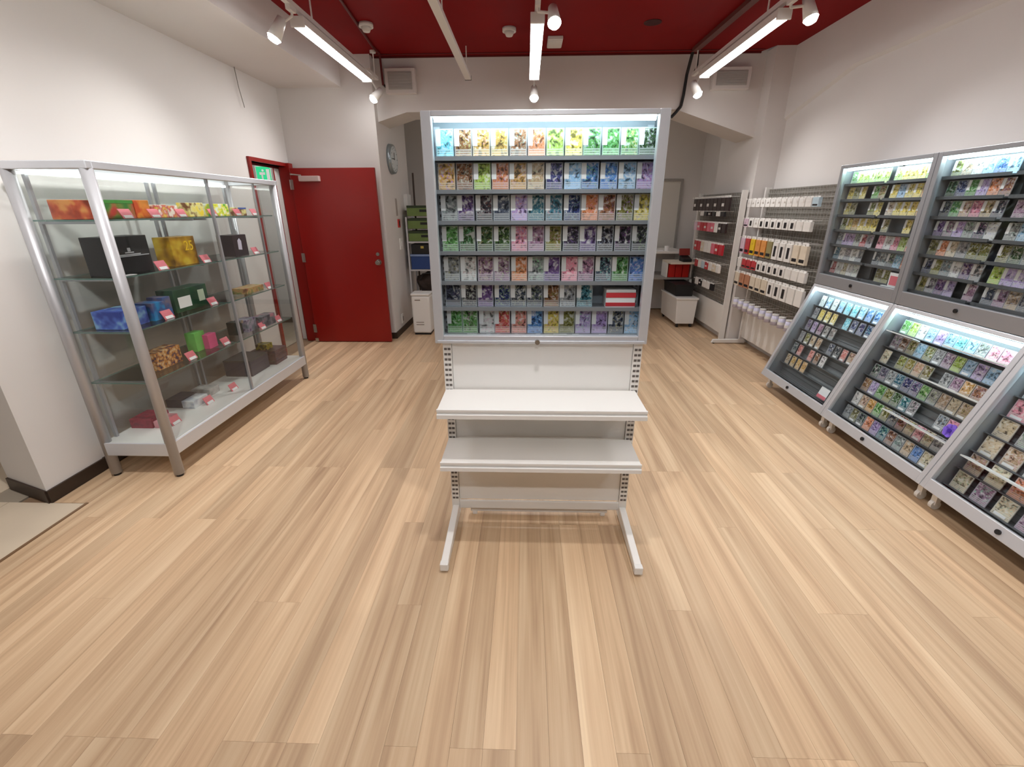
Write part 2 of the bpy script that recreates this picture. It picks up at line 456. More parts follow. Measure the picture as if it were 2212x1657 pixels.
# ================================================================== DOOR
d1 = thing('door_1', (-2.58, 5.34, 0), 'red hinged door standing open in front of the white wall', 'door')
d1['kind'] = 'structure'
frame = MB().box(-2.815, XL + 0.012, DY0 - 0.035, DY0, 0, DZ + 0.035).box(-2.815, -2.63, DY1, DY1 + 0.028, 0, DZ + 0.035).box(-2.70, -2.585, 5.385, 5.47, 0, DZ + 0.035).box(-2.815, XL + 0.012, DY0, DY1, DZ, DZ + 0.035)
build('door_frame', frame, DOOR_RED, d1, bevel=0.002, label='red steel door frame in the left wall')
build('door_stop', MB().box(-2.74, -2.72, DY1 - 0.02, DY1, 0, DZ).box(-2.74, -2.72, DY0, DY1, DZ - 0.02, DZ), RED_TRIM, d1)
leaf = build('door_leaf', MB().box(-2.555, -1.635, 5.325, 5.365, 0.008, 1.935), DOOR_RED, d1, bevel=0.002)
for hz in (0.12, 0.95, 1.72):
    build('hinge', MB().cyl((-2.568, 5.33, hz), (-2.568, 5.33, hz + 0.1), 0.010).box(-2.57, -2.535, 5.318, 5.3245, hz, hz + 0.1), CHROME, leaf)
kn = build('door_knob', MB().cyl((-1.69, 5.325, 0.95), (-1.69, 5.315, 0.95), 0.032, seg=20).cyl((-1.69, 5.315, 0.95), (-1.69, 5.285, 0.95), 0.012).cyl((-1.69, 5.29, 0.95), (-1.69, 5.262, 0.95), 0.027, 0.024, seg=20), CHROME, leaf, smooth=True)
build('lock_cylinder', MB().cyl((-1.69, 5.326, 1.04), (-1.69, 5.312, 1.04), 0.02, seg=16), CHROME, leaf)
cl = build('door_closer', MB().box(-2.45, -2.23, 5.27, 5.326, 1.80, 1.855), mat('closer_grey', (196, 176, 172), 0.4, metal=0.3), leaf, bevel=0.006)
build('closer_arm', MB().path([(-2.42, 5.285, 1.86), (-2.52, 5.26, 1.868), (-2.60, 5.42, 1.90)], 0.008), CHROME, leaf)
build('door_corner_plate', MB().box(-2.57, -2.53, 5.318, 5.326, 0.01, 0.05), CHROME, leaf)

ex = thing('exit_sign', (-3.38, 6.35, 1.84), 'green emergency exit sign in the corridor behind the doorway', 'sign')
build('sign_box', MB().box(-3.47, -3.27, 6.31, 6.35, 1.84, 2.04), WHITE_P, ex)
build('sign_face', MB().box(-3.46, -3.28, 6.304, 6.31, 1.85, 2.03), EXITG, ex)
build('running_figure', MB().box(-3.40, -3.38, 6.301, 6.304, 1.87, 1.94).cyl((-3.375, 6.304, 1.985), (-3.375, 6.30, 1.985), 0.014).box(-3.42, -3.35, 6.301, 6.304, 1.935, 1.965).box(-3.33, -3.29, 6.301, 6.304, 1.87, 2.0), PAPER, ex, label='white pictogram')

# ================================================================== CEILING LAMPS
def track_light(x, y0, y1, z, where, rail_end, rail_start):
    t = thing('lighting_track', (x, rail_end, z + 0.09), 'white lighting track hung below the red ceiling %s' % where, 'lighting track', 'lighting tracks below the red ceiling')
    build('rail', MB().box(x - 0.018, x + 0.018, rail_start, rail_end, z + 0.06, z + 0.09), WHITE_M, t)
    for yy in [rail_end - 0.06] + [rail_end - 0.06 - 1.45 * k for k in range(1, 5)]:
        if yy > rail_start:
            build('hanger', MB().cyl((x, yy, z + 0.09), (x, yy, ZC), 0.006).cyl((x, yy, ZC - 0.02), (x, yy, ZC), 0.03), WHITE_M, t)
    return t
def tube_lamp(x, y0, y1, z, label, group):
    t = thing('linear_lamp', (x, (y0 + y1) / 2, z), label, 'ceiling lamp', group)
    build('housing', MB().box(x - 0.047, x + 0.047, y0, y1, z + 0.012, z + 0.06), WHITE_M, t, bevel=0.004)
    n = 8; prof = [(x + 0.044 * math.cos(math.pi + math.pi * k / n), z + 0.012 + 0.012 * math.sin(math.pi + math.pi * k / n)) for k in range(n + 1)]
    build('diffuser', MB().prism(prof, 'y', y0 + 0.01, y1 - 0.01), TUBE, t)
    for yy in (y0, y1):
        build('end_cap', MB().box(x - 0.048, x + 0.048, yy - 0.008, yy + 0.008, z - 0.002, z + 0.062), WHITE_M, t, bevel=0.004)
    return t
def spot_lamp(x, y, z, aim, railz, rx, label, group, ay=None, power=1.0, cone=112):
    ay = y if ay is None else ay
    t = thing('spot_lamp', (x, y, z), label, 'spot lamp', group)
    d = (Vector(aim) - Vector((x, y, z))).normalized()
    p = Vector((x, y, z))
    a = p - d * 0.075; b = p + d * 0.055
    build('adapter', MB().box(rx - 0.016, rx + 0.016, ay - 0.05, ay + 0.03, railz - 0.03, railz - 0.0005), WHITE_M, t)
    build('arm', MB().path([(rx, ay, railz - 0.02), (rx, ay, railz - 0.05), tuple(p - d * 0.03)], 0.009), WHITE_M, t)
    hd = build('lamp_head', MB().cyl(a, b, 0.03, 0.044, seg=20), WHITE_M, t, smooth=True)
    build('lens', MB().cyl(b, b + d * 0.022, 0.043, 0.030, seg=20), SPOTL, hd, smooth=True)
    ld = bpy.data.lights.new('spot_light', 'SPOT'); ld.energy = SPOT_W * power; ld.color = LAMP_COL
    ld.spot_size = R(cone); ld.spot_blend = 1.0; ld.shadow_soft_size = 0.04
    lo = bpy.data.objects.new('spot_light', ld); COL.objects.link(lo); lo.parent = t
    lo.location = (b + d * 0.03) - p
    lo.rotation_mode = 'QUATERNION'; lo.rotation_quaternion = d.to_track_quat('-Z', 'Y')
    return t
SX = (-1.552, 0.064, 1.673)
WH = ('over the glass cabinet', 'over the display stand', 'over the sloping cases')
for x, wh in zip(SX, WH):
    track_light(x, 3.7, 5.12, 2.70, wh, 5.46, -1.9)
    tube_lamp(x, 3.69, 5.12, 2.67, 'white linear lamp glowing at the far end of the track %s' % wh, 'linear lamps on the ceiling tracks')
    for k, (a, b) in enumerate(((1.75, 3.17), (-0.3, 1.12), (-1.85, -0.45))):
        if k < 2:
            tube_lamp(x, a, b, 2.67, 'white linear lamp on the %s stretch of the track %s' % (('middle', 'front')[k], wh), 'linear lamps on the ceiling tracks')
spot_lamp(-1.655, 3.60, 2.63, (-2.45, 3.2, 1.1), 2.76, SX[0], 'glowing white spot lamp on the near half of the track over the glass cabinet', 'spot lamps', ay=3.62)
spot_lamp(-1.52, 5.29, 2.595, (-2.45, 4.5, 1.4), 2.76, SX[0], 'glowing white spot lamp at the wall end of the track over the glass cabinet', 'spot lamps')
spot_lamp(0.165, 3.58, 2.67, (0.30, 2.5, 1.2), 2.76, SX[1], 'glowing white spot lamp beside the linear lamp over the display stand', 'spot lamps', ay=3.62)
spot_lamp(0.067, 5.30, 2.595, (0.06, 4.2, 0.9), 2.76, SX[1], 'glowing white spot lamp at the wall end of the track over the display stand', 'spot lamps')
spot_lamp(1.785, 3.60, 2.69, (2.2, 2.9, 0.6), 2.76, SX[2], 'glowing white spot lamp on the near half of the track over the sloping cases', 'spot lamps', ay=3.62)
spot_lamp(1.64, 5.22, 2.60, (2.3, 4.6, 1.0), 2.76, SX[2], 'glowing white spot lamp at the wall end of the track over the sloping cases', 'spot lamps')

for x, aims in zip(SX, (((-2.6, 2.3, 0.9), (-1.5, 0.2, 0)), ((0.06, 1.7, 0.5), (0.15, 0.7, 0)), ((2.35, 2.0, 0.6), (1.5, 0.3, 0)))):
    wh = WH[SX.index(x)]
    spot_lamp(x, 1.43, 2.60, aims[0], 2.76, x, 'white spot lamp in the middle of the track %s' % wh, 'spot lamps', power=1.7 if x < -1 else 1.0)
    spot_lamp(x, -0.42, 2.60, aims[1], 2.76, x, 'white spot lamp near the front of the track %s' % wh, 'spot lamps', power=1.3 if x < 1 and x > -1 else 0.7)

bar = thing('cable_duct', (-0.60, 5.4, 2.75), 'white square cable duct slanting past under the red ceiling', 'cable duct')
build('duct', MB().box(-0.632, -0.572, 1.2, 5.40, 2.74, 2.775), WHITE_M, bar, bevel=0.003)
build('duct_end', MB().box(-0.634, -0.57, 5.40, 5.412, 2.738, 2.777), BLACK, bar)
for yy in (2.2, 3.9, 5.3):
    build('hanger', MB().cyl((-0.602, yy, 2.775), (-0.602, yy, ZC), 0.005), WHITE_M, bar)
for x, y in ((-1.383, 4.685), (-0.164, 4.842)):
    t = thing('smoke_detector', (x, y, ZC), 'round white smoke detector on the red ceiling %s' % ('near the left lamp' if x < -1 else 'between cable duct and middle lamp'), 'smoke detector', 'ceiling detectors')
    build('base', MB().cyl((x, y, ZC), (x, y, ZC - 0.03), 0.06, seg=24), WHITE_P, t, smooth=True)
    build('sensor_head', MB().cyl((x, y, ZC - 0.03), (x, y, ZC - 0.062), 0.045, 0.028, seg=24), WHITE_P, t, smooth=True)
t = thing('junction_box', (0.255, 5.17, ZC), 'square white junction plate on the red ceiling behind the middle lamp', 'junction box')
build('box', MB().box(0.185, 0.325, 5.05, 5.30, ZC - 0.03, ZC), WHITE_P, t, bevel=0.006)
build('cover', MB().box(0.197, 0.313, 5.065, 5.285, ZC - 0.034, ZC - 0.03), WHITE_P, t)
tag(build('ceiling_recess', MB().cyl((1.065, 4.765, ZC - 0.004), (1.065, 4.765, ZC), 0.075, seg=20), mat('dark_recess', (60, 6, 8), 0.7), origin=(0, 0, 0)), 'dark round disc standing in for a shaded recess in the red ceiling', 'cover plate')  # flat disc, the shade of the recess is in its colour
tag(build('ceiling_conduit', MB().path([(-1.30, 3.0, 2.985), (-1.50, 5.22, 2.985), (-1.50, 5.46, 2.985), (-1.50, 5.48, 2.72)], 0.011), RED_TRIM), 'dark red conduit along the ceiling above the left lamp', 'conduit')
t = thing('ceiling_trunking', (1.66, 5.4, ZC), 'grey-brown trunking with black drop cables above the right lamp', 'trunking')
build('trunking', MB().prism([(1.70, 3.2), (1.76, 3.2), (1.69, 5.45), (1.63, 5.45)], 'z', ZC - 0.035, ZC), mat('brown_trunking', (110, 62, 56), 0.5), t)
build('cable', MB().path([(1.645, 5.47, 2.97), (1.635, 5.55, 2.80), (1.63, 5.57, 2.62), (1.62, 5.585, 2.52), (1.57, 5.585, 2.46), (1.53, 5.585, 2.42)], 0.016), BLACK, t)
build('cable', MB().path([(1.69, 5.44, 2.97), (1.70, 5.45, 2.86), (1.673, 5.44, 2.79)], 0.009), BLACK, t)
t = thing('wall_cable', (-1.5, 5.56, 2.6), 'dark cable dropping beside the door wall corner under the ceiling', 'cable')
build('cable', MB().path([(-1.53, 5.57, 2.99), (-1.525, 5.58, 2.75), (-1.47, 5.58, 2.70)], 0.010), BLACK, t)
tag(build('hanging_wire', MB().path([(-2.62, 4.73, 2.71), (-2.618, 4.74, 2.55), (-2.615, 4.77, 2.40)], 0.003, seg=6), mat('grey_wire', (120, 115, 105), 0.6)), 'thin grey wire hanging down the left wall from the soffit', 'wire')
for (x0, x1, z0, z1, wh) in ((-1.49, -1.17, 2.655, 2.885, 'above the clock'), (1.90, 2.28, 2.66, 2.86, 'above the pack racks')):
    t = thing('ventilation_panel', ((x0 + x1) / 2, 5.6, z0), 'square white ventilation panel on the cross beam %s' % wh, 'vent')
    build('frame', MB().box(x0, x1, 5.53, 5.60, z0, z1), WALL, t, bevel=0.006)
    build('face', MB().box(x0 + 0.035, x1 - 0.035, 5.524, 5.53, z0 + 0.035, z1 - 0.035), mat('vent_grey', (176, 174, 170), 0.6), t)
    for k in range(6):
        zz = z0 + 0.05 + k * (z1 - z0 - 0.1) / 5
        build('louvre', MB().box(x0 + 0.045, x1 - 0.045, 5.519, 5.524, zz - 0.006, zz + 0.006), mat('vent_grey'), t)

# ================================================================== CENTRAL SHELF UNIT AND CASE
CX0, CX1 = -0.405, 0.535          # case outer
g = thing('gondola_stand', (0.07, 1.98, 0), 'white steel shelf stand with two sloping front legs under the lit card case', 'shelf stand')
for sx, nm in ((-0.375, 0), (0.485, 1)):
    up = build('upright', MB().box(sx, sx + 0.038, 1.975, 2.03, 0.03, 0.955), WHITE_M, g)
    sl = MB()
    z = 0.12
    while z < 0.945:
        sl.box(sx + 0.005, sx + 0.018, 1.9742, 1.976, z, z + 0.011); sl.box(sx + 0.021, sx + 0.034, 1.9742, 1.976, z, z + 0.011)
        z += 0.025
    so = build('slot_row', sl, SLOT, up); so['kind'] = 'stuff'
    lx = sx - 0.0 if nm == 0 else sx
    lg = build('leg', MB().prism([(2.03, 0.012), (2.03, 0.085), (1.60, 0.045), (1.59, 0.012)], 'x', lx + 0.003, lx + 0.036), WHITE_M, g, bevel=0.004)
    build('foot_cap', MB().box(lx + 0.001, lx + 0.038, 1.583, 1.612, 0.010, 0.048), WHITE_P, lg, bevel=0.004)
    build('levelling_foot', MB().cyl((lx + 0.02, 1.61, 0.0), (lx + 0.02, 1.61, 0.014), 0.012).cyl((lx + 0.02, 2.0, 0.0), (lx + 0.02, 2.0, 0.014), 0.012), BLACK, lg)
for (za, zb) in ((0.113, 0.44), (0.442, 0.70), (0.702, 0.956)):
    build('back_panel', MB().box(-0.336, 0.484, 1.985, 2.005, za, zb), WHITE_M, g, bevel=0.002)
build('base_rail', MB().box(-0.337, 0.485, 1.972, 1.9845, 0.062, 0.112), WHITE_M, g, bevel=0.006)
build('lower_cross_bar', MB().box(-0.285, 0.435, 2.005, 2.035, 0.020, 0.075).box(-0.275, -0.25, 2.005, 2.035, 0.0, 0.02).box(0.40, 0.425, 2.005, 2.035, 0.0, 0.02), WHITE_M, g, bevel=0.004)
for zt in (0.731, 0.475):
    s = build('shelf', MB().box(-0.372, 0.509, 1.745, 1.972, zt - 0.028, zt), WHITE_M, g, bevel=0.003)
    build('price_rail', MB().prism([(1.745, zt), (1.738, zt - 0.002), (1.738, zt - 0.012), (1.743, zt - 0.014), (1.743, zt - 0.022), (1.733, zt - 0.024), (1.733, zt - 0.042), (1.745, zt - 0.044)], 'x', -0.374, 0.511), WHITE_P, s)
    for bx in (-0.372, 0.497):
        build('shelf_bracket', MB().prism([(1.972, zt - 0.028), (1.76, zt - 0.028), (1.76, zt - 0.04), (1.972, zt - 0.085)], 'x', bx, bx + 0.012), WHITE_M, s)

c = thing('display_case', (0.065, 2.0, 0.955), 'tall lit glass card case on top of the white shelf stand', 'display case')
YF = 1.955
build('case_frame', MB().box(CX0, CX0 + 0.040, YF, 1.99, 0.957, 1.866).box(CX1 - 0.040, CX1, YF, 1.99, 0.957, 1.866).box(CX0 + 0.04, CX1 - 0.04, YF, 1.99, 1.846, 1.866).box(CX0 + 0.04, CX1 - 0.04, YF, 1.99, 0.957, 0.993), ALU, c, bevel=0.003, label='silver aluminium door frame')
build('lower_rail', MB().box(CX0 + 0.012, CX1 - 0.012, YF - 0.008, YF, 0.960, 0.972), ALU, c, bevel=0.002)
build('case_body', MB().box(CX0, CX0 + 0.012, 1.99, 2.16, 0.957, 1.866).box(CX1 - 0.012, CX1, 1.99, 2.16, 0.957, 1.866).box(CX0, CX1, 1.99, 2.16, 1.856, 1.868).box(CX0, CX1, 1.99, 2.16, 0.957, 0.969).box(CX0, CX1, 2.15, 2.16, 0.957, 1.866), ALU_D, c)
build('back_panel', MB().box(CX0 + 0.012, CX1 - 0.012, 2.138, 2.15, 0.969, 1.856), mat('pale_case_backing', (168, 176, 184), 0.6), c)
build('glass_pane', MB().box(CX0 + 0.036, CX1 - 0.036, YF + 0.012, YF + 0.016, 0.990, 1.85), GLASS_C, c, label='clear front glass')
build('led_tube', MB().cyl((CX0 + 0.045, 1.995, 1.842), (CX1 - 0.045, 1.995, 1.842), 0.010, seg=12), LED, c, label='glowing white tube lamp')
lk = build('lock', MB().cyl((0.052, YF, 0.968), (0.052, YF - 0.016, 0.968), 0.011, seg=16), CHROME, c)
for sx in (CX0 + 0.018, CX1 - 0.044):
    up = build('slotted_rail', MB().box(sx, sx + 0.026, 2.118, 2.138, 0.97, 1.835), ALU, c)
    sl = MB()
    for k in range(34):
        sl.box(sx + 0.008, sx + 0.018, 2.1165, 2.1185, 0.985 + k * 0.025, 0.997 + k * 0.025)
    so = build('slot_row', sl, SLOT, up); so['kind'] = 'stuff'
LIPS = [1.715, 1.592, 1.472, 1.349, 1.222, 1.108, 0.985]
for z in LIPS:
    s = build('card_ledge', MB().box(CX0 + 0.02, CX1 - 0.02, 2.02, 2.137, z - 0.012, z - 0.003), ALU_D, c)
    build('ledge_lip', MB().box(CX0 + 0.02, CX1 - 0.02, 2.012, 2.02, z - 0.015, z + 0.001), ALU_D, s)

# ------------------------------------------------------------------ cards
PAL = {
 'gold': (214, 158, 44), 'brown': (150, 92, 44), 'orange': (226, 124, 38), 'yellow': (232, 206, 40), 'lime': (176, 214, 60),
 'green': (88, 158, 66), 'dark green': (60, 92, 44), 'olive': (136, 132, 48), 'teal': (36, 116, 138), 'cyan': (110, 220, 236),
 'blue': (56, 128, 210), 'light blue': (140, 192, 232), 'navy': (36, 52, 116), 'lilac': (178, 150, 212), 'purple': (108, 76, 140),
 'mauve': (160, 118, 150), 'pink': (232, 128, 152), 'red': (206, 44, 44), 'salmon': (236, 132, 116), 'slate': (76, 84, 104),
 'dark grey': (66, 62, 72), 'grey': (148, 150, 152), 'white': (226, 226, 222), 'cream': (224, 204, 166), 'tan': (196, 164, 124),
}
CARD_MESH = {}
def card_mesh(w, h):
    key = (w, h)
    if key not in CARD_MESH:
        mb = MB().box(-w / 2, w / 2, -0.0022, 0.0022, 0, h)
        me = bpy.data.meshes.new('trading_card')
        me.from_pydata(mb.v, [], mb.f); me.materials.append(CARD); me.update()
        lb = MB().box(-w / 2 - 0.001, -w / 2 + w * 0.27, -0.0034, -0.0023, h * 0.40, h * 0.97)
        l2 = bpy.data.meshes.new('price_label')
        l2.from_pydata(lb.v, [], lb.f); l2.materials.append(PAPER); l2.update()
        lc = MB().box(-w * 0.34, w * 0.30, -0.0034, -0.0023, h * 0.04, h * 0.17)
        l3 = bpy.data.meshes.new('price_label')
        l3.from_pydata(lc.v, [], lc.f); l3.materials.append(PAPER); l3.update()
        CARD_MESH[key] = (me, l2, l3)
    return CARD_MESH[key]
NCARD = 0
def put_card(x, y, z, colour, where, rz=0.0, tilt=0.0, w=0.066, h=0.1, label_kind=0, kindname='trading card', jit=0.05):
    global NCARD
    me, l2, l3 = card_mesh(w, h)
    o = bpy.data.objects.new('trading_card', me)
    COL.objects.link(o)
    o.location = (x, y, z); o.rotation_mode = 'XYZ'; o.rotation_euler = (-tilt, 0, rz)
    r, gg, b = PAL[colour]
    k = 1 + random.uniform(-jit, jit)
    o.color = lin(min(255, r * k), min(255, gg * k), min(255, b * k))
    lab = '%s card %s' % (colour, where)
    tag(o, lab, 'card', '%s cards %s' % (colour, where))
    if label_kind:
        p = bpy.data.objects.new('price_label', (None, l2, l3)[label_kind])
        COL.objects.link(p); p.parent = o
    NCARD += 1
    return o
ORD = ['top', 'second', 'third', 'fourth', 'fifth', 'sixth', 'bottom']
CENTRE = [
 'cyan,brown,gold,gold,brown,orange,lime,yellow,green,green,green,dark green',
 'gold,brown,lime,orange,gold,tan,navy,light blue,blue,blue,light blue,lilac',
 'grey,purple,dark grey,slate,lilac,teal,teal,navy,orange,brown,olive,yellow',  # the first grey is a glass reflection put into the card colour
 'green,dark green,dark green,dark green,pink,mauve,olive,dark grey,purple,dark grey,dark grey,dark grey',
 'grey,white,mauve,mauve,orange,grey,purple,pink,mauve,slate,green,blue',
 'slate,dark grey,purple,navy,slate,slate,brown,grey,teal',
 'green,green,white,red,salmon,blue,yellow,olive,lilac,lilac,slate,light blue']
for r_, row in enumerate(CENTRE):
    cols = row.split(',')
    n = len(cols)
    for k, cn in enumerate(cols):
        x = -0.330 + k * 0.0738
        if r_ >= 2: x += 0.003
        if r_ == 5: x = -0.327 + k * 0.0735
        put_card(x + random.uniform(-.002, .002), 2.045 + random.uniform(0, 0.004), LIPS[r_] - 0.002, cn, 'on the %s ledge of the central card case' % ORD[r_], tilt=R(4), label_kind=1 if random.random() < .9 else 0, w=0.0695, h=0.105 if r_ not in (5,) else 0.1)
# a flat sealed box and price slips in the case
t = thing('sealed_box', (0.43, 2.07, 1.107), 'flat white and red sealed box lying in the central card case', 'box')
build('carton', MB().box(0.355, 0.485, 2.03, 2.125, 1.1052, 1.185), PAPER, t, bevel=0.002)
build('red_band', MB().box(0.3545, 0.4855, 2.0285, 2.03, 1.112, 1.128).box(0.3545, 0.4855, 2.0285, 2.03, 1.15, 1.172), mat('red_print', (206, 58, 66), 0.4), t, label='red printed band')
for k, (x, w_) in enumerate(((-0.265, 0.045), (-0.178, 0.018), (-0.13, 0.014), (-0.05, 0.016), (0.045, 0.022), (0.125, 0.06), (0.21, 0.03), (0.33, 0.03))):
    tag(build('price_slip', MB().box(x, x + w_, 2.004, 2.006, 0.972, 0.990).box(x, x + w_, 2.003, 2.0115, 0.9693, 0.9715), PAPER, origin=(x, 2.005, 0.969)), 'small white price slip at the foot of the central card case', 'price slip', 'price slips at the foot of the central case')

# ================================================================== RIGHT WALL CASES
YS = [3.945, 3.055, 2.165, 1.275]
FX0, FZ0, FX1, FZ1 = 2.13, 0.12, 2.42, 0.925
LEN = math.hypot(FX1 - FX0, FZ1 - FZ0)
WX, WZ = (FX1 - FX0) / LEN, (FZ1 - FZ0) / LEN         # up along the slope
NX, NZ = -WZ, WX                                       # outwards (towards the room)
SLOPE = math.atan2(FX1 - FX0, FZ1 - FZ0)
def sp(s, o, y):
    return (FX0 + WX * s + NX * o, y, FZ0 + WZ * s + NZ * o)
def sbox(mb, s0, s1, o0, o1, y0, y1, m=0):
    i = len(mb.v)
    for (s, o) in ((s0, o0), (s1, o0), (s1, o1), (s0, o1)):
        mb.v.append(sp(s, o, y0))
    for (s, o) in ((s0, o0), (s1, o0), (s1, o1), (s0, o1)):
        mb.v.append(sp(s, o, y1))
    for f in ((0, 1, 2, 3), (7, 6, 5, 4), (0, 4, 5, 1), (1, 5, 6, 2), (2, 6, 7, 3), (3, 7, 4, 0)):
        mb.f.append(tuple(i + j for j in f)); mb.m.append(m)
    return mb
CASEPOS = ['beside the pack rack', 'second from the pack rack', 'third from the pack rack']
CASEORD = ['%s case beside the pack rack', 'second %s case from the pack rack', 'third %s case from the pack rack']
UP_LIPS = [1.682, 1.572, 1.462, 1.352, 1.242, 1.132, 1.022]
for i in range(3):
    ya, yb = YS[i + 1] + 0.002, YS[i] - 0.002
    ym = (ya + yb) / 2
    # ---- sloping lower case
    t = thing('sloping_case', (2.4, ym, 0), 'grey sloping glass card case %s' % CASEPOS[i], 'display case')
    fr = MB()
    sbox(fr, 0, LEN, -0.03, 0, ya, ya + 0.028); sbox(fr, 0, LEN, -0.03, 0, yb - 0.028, yb)
    sbox(fr, 0, 0.062, -0.03, 0, ya + 0.028, yb - 0.028); sbox(fr, LEN - 0.022, LEN, -0.03, 0, ya + 0.028, yb - 0.028)
    build('door_frame', fr, ALU, t, bevel=0.003, label='silver aluminium door frame')
    body = MB()
    prof = [(FX0 + 0.03, FZ0 - 0.002), (2.64, FZ0 - 0.002), (2.64, FZ1), (FX1 + 0.03, FZ1), (FX0 + .03 + .001, FZ0 + 0.001)]
    prof = [sp(0.0, -0.03, 0)[::2], (2.64, FZ0 - 0.01), (2.64, FZ1), sp(LEN, -0.03, 0)[::2]]
    body.prism(prof, 'y', ya, ya + 0.012); body.prism(prof, 'y', yb - 0.012, yb)
    body.prism([sp(0, -0.03, 0)[::2], (2.64, FZ0 - 0.01), (2.64, FZ0 + 0.004), sp(0.012, -0.03, 0)[::2]], 'y', ya + .012, yb - .012)
    body.box(FX1 + 0.03, 2.64, ya + .012, yb - .012, FZ1 - 0.012, FZ1)
    build('case_body', body, ALU_D, t)
    bp = sbox(MB(), 0.012, LEN - 0.005, -0.155, -0.145, ya + 0.013, yb - 0.013)
    build('back_panel', bp, CASE_BACK, t)
    for k in range(20):
        sbox_m = sbox(MB(), 0.03 + k * 0.04, 0.034 + k * 0.04, -0.145, -0.142, ya + 0.014, yb - 0.014)
        build('slat_groove', sbox_m, CASE_RAIL, t)
    build('glass_pane', sbox(MB(), 0.058, LEN - 0.018, -0.016, -0.012, ya + 0.024, yb - 0.024), GLASS_C, t, label='clear sloping glass')
    q0 = sp(LEN - 0.035, -0.05, ya + 0.03); q1 = sp(LEN - 0.035, -0.05, yb - 0.03)
    build('led_tube', MB().cyl(q0, q1, 0.010, seg=12), LED, t, label='glowing white tube lamp')
    build('lock', MB().cyl(sp(0.03, 0.0, ym + 0.02), sp(0.03, 0.008, ym + 0.02), 0.010, seg=14).box(0, 0, 0, 0, 0, 0) if False else MB().cyl(sp(0.03, 0.0, ym + 0.02), sp(0.03, 0.008, ym + 0.02), 0.012, seg=14), BLACK, t)
    for yy in (ya + 0.03, yb - 0.06):
        for xx in (FX0 + 0.075, 2.56):
            ft = build('castor', MB().cyl((xx, yy + 0.005, 0.026), (xx, yy + 0.027, 0.026), 0.026, seg=16).box(xx - 0.012, xx + 0.012, yy, yy + 0.032, 0.03, 0.115), WHITE_P, t)
    # ---- upright upper case
    t = thing('wall_case', (2.53, ym, FZ1), 'grey upright glass card case %s, above a sloping case' % CASEPOS[i], 'display case')
    zb, zt = FZ1 + 0.003, 1.82
    build('door_frame', MB().box(2.42, 2.45, ya, ya + 0.032, zb, zt).box(2.42, 2.45, yb - 0.032, yb, zb, zt).box(2.42, 2.45, ya + .032, yb - .032, zt - 0.026, zt).box(2.42, 2.45, ya + .032, yb - .032, zb, zb + 0.085), ALU_D, t, bevel=0.003, label='grey aluminium door frame')
    build('case_body', MB().box(2.45, 2.645, ya, ya + 0.012, zb, zt).box(2.45, 2.645, yb - 0.012, yb, zb, zt).box(2.45, 2.645, ya + .012, yb - .012, zt - 0.012, zt).box(2.45, 2.645, ya + .012, yb - .012, zb, zb + 0.012), ALU_D, t)
    build('back_panel', MB().box(2.565, 2.575, ya + .012, yb - .012, zb + .012, zt - .012), CASE_BACK, t)
    build('glass_pane', MB().box(2.432, 2.436, ya + 0.028, yb - 0.028, zb + 0.08, zt - 0.022), GLASS_C, t, label='clear front glass')
    build('led_tube', MB().cyl((2.462, ya + 0.035, zt - 0.034), (2.462, yb - 0.035, zt - 0.034), 0.010, seg=12), LED, t, label='glowing white tube lamp')
    build('lock', MB().cyl((2.42, ym, zb + 0.045), (2.412, ym, zb + 0.045), 0.012, seg=14), BLACK, t)
    build('gap_shadow', MB().box(2.545, 2.564, ym - 0.012, ym + 0.012, zb + 0.013, zt - 0.013), BLACK, t)  # black strip in place of the shadow between the two halves
    for z in UP_LIPS:
        for (a, b) in ((ya + 0.014, ym - 0.014), (ym + 0.014, yb - 0.014)):
            s = build('card_ledge', MB().box(2.474, 2.564, a, b, z - 0.010, z - 0.003), CASE_RAIL, t)
            build('ledge_lip', MB().box(2.468, 2.474, a, b, z - 0.012, z + 0.006), CASE_RAIL, s)
# cards of the upper cases: per row, far half then near half, '-' is an empty place
UP1 = [('green,lime,lime,lime,lime,lime', 'lime,yellow,yellow,yellow,lime,yellow'),
       ('yellow,olive,yellow,-,green,olive', 'yellow,light blue,yellow,yellow,gold,yellow'),
       ('yellow,olive,-,-,olive,yellow', 'cream,yellow,yellow,yellow,gold,yellow'),
       ('olive,yellow,gold,yellow,yellow,yellow', 'olive,-,-,yellow,-,yellow'),
       ('grey,lilac,lilac,grey,red,grey', 'pink,white,pink,lime,orange,red'),
       ('teal,white,grey,white,grey,-', 'slate,grey,slate,light blue,orange,orange'),
       ('red,white,cream,white,white,-', '-,olive,olive,-,-,-')]
UP2 = [('olive,tan,white,light blue,blue,light blue', 'green,cyan,lime,cyan,-,-'),
       ('dark green,navy,green,lilac,orange,brown', '-,-,-,-,-,-'),
       ('slate,green,tan,pink,tan,slate', 'mauve,lime,yellow,grey,-,-'),
       ('purple,mauve,lilac,grey,slate,white', 'grey,light blue,slate,purple,-,-'),
       ('olive,orange,cream,grey,olive,olive', 'olive,dark green,grey,green,-,-'),
       ('slate,olive,grey,white,purple,grey', 'lime,lilac,lilac,blue,-,-'),
       ('olive,grey,purple,lilac,-,mauve', 'slate,mauve,tan,slate,olive,grey')]
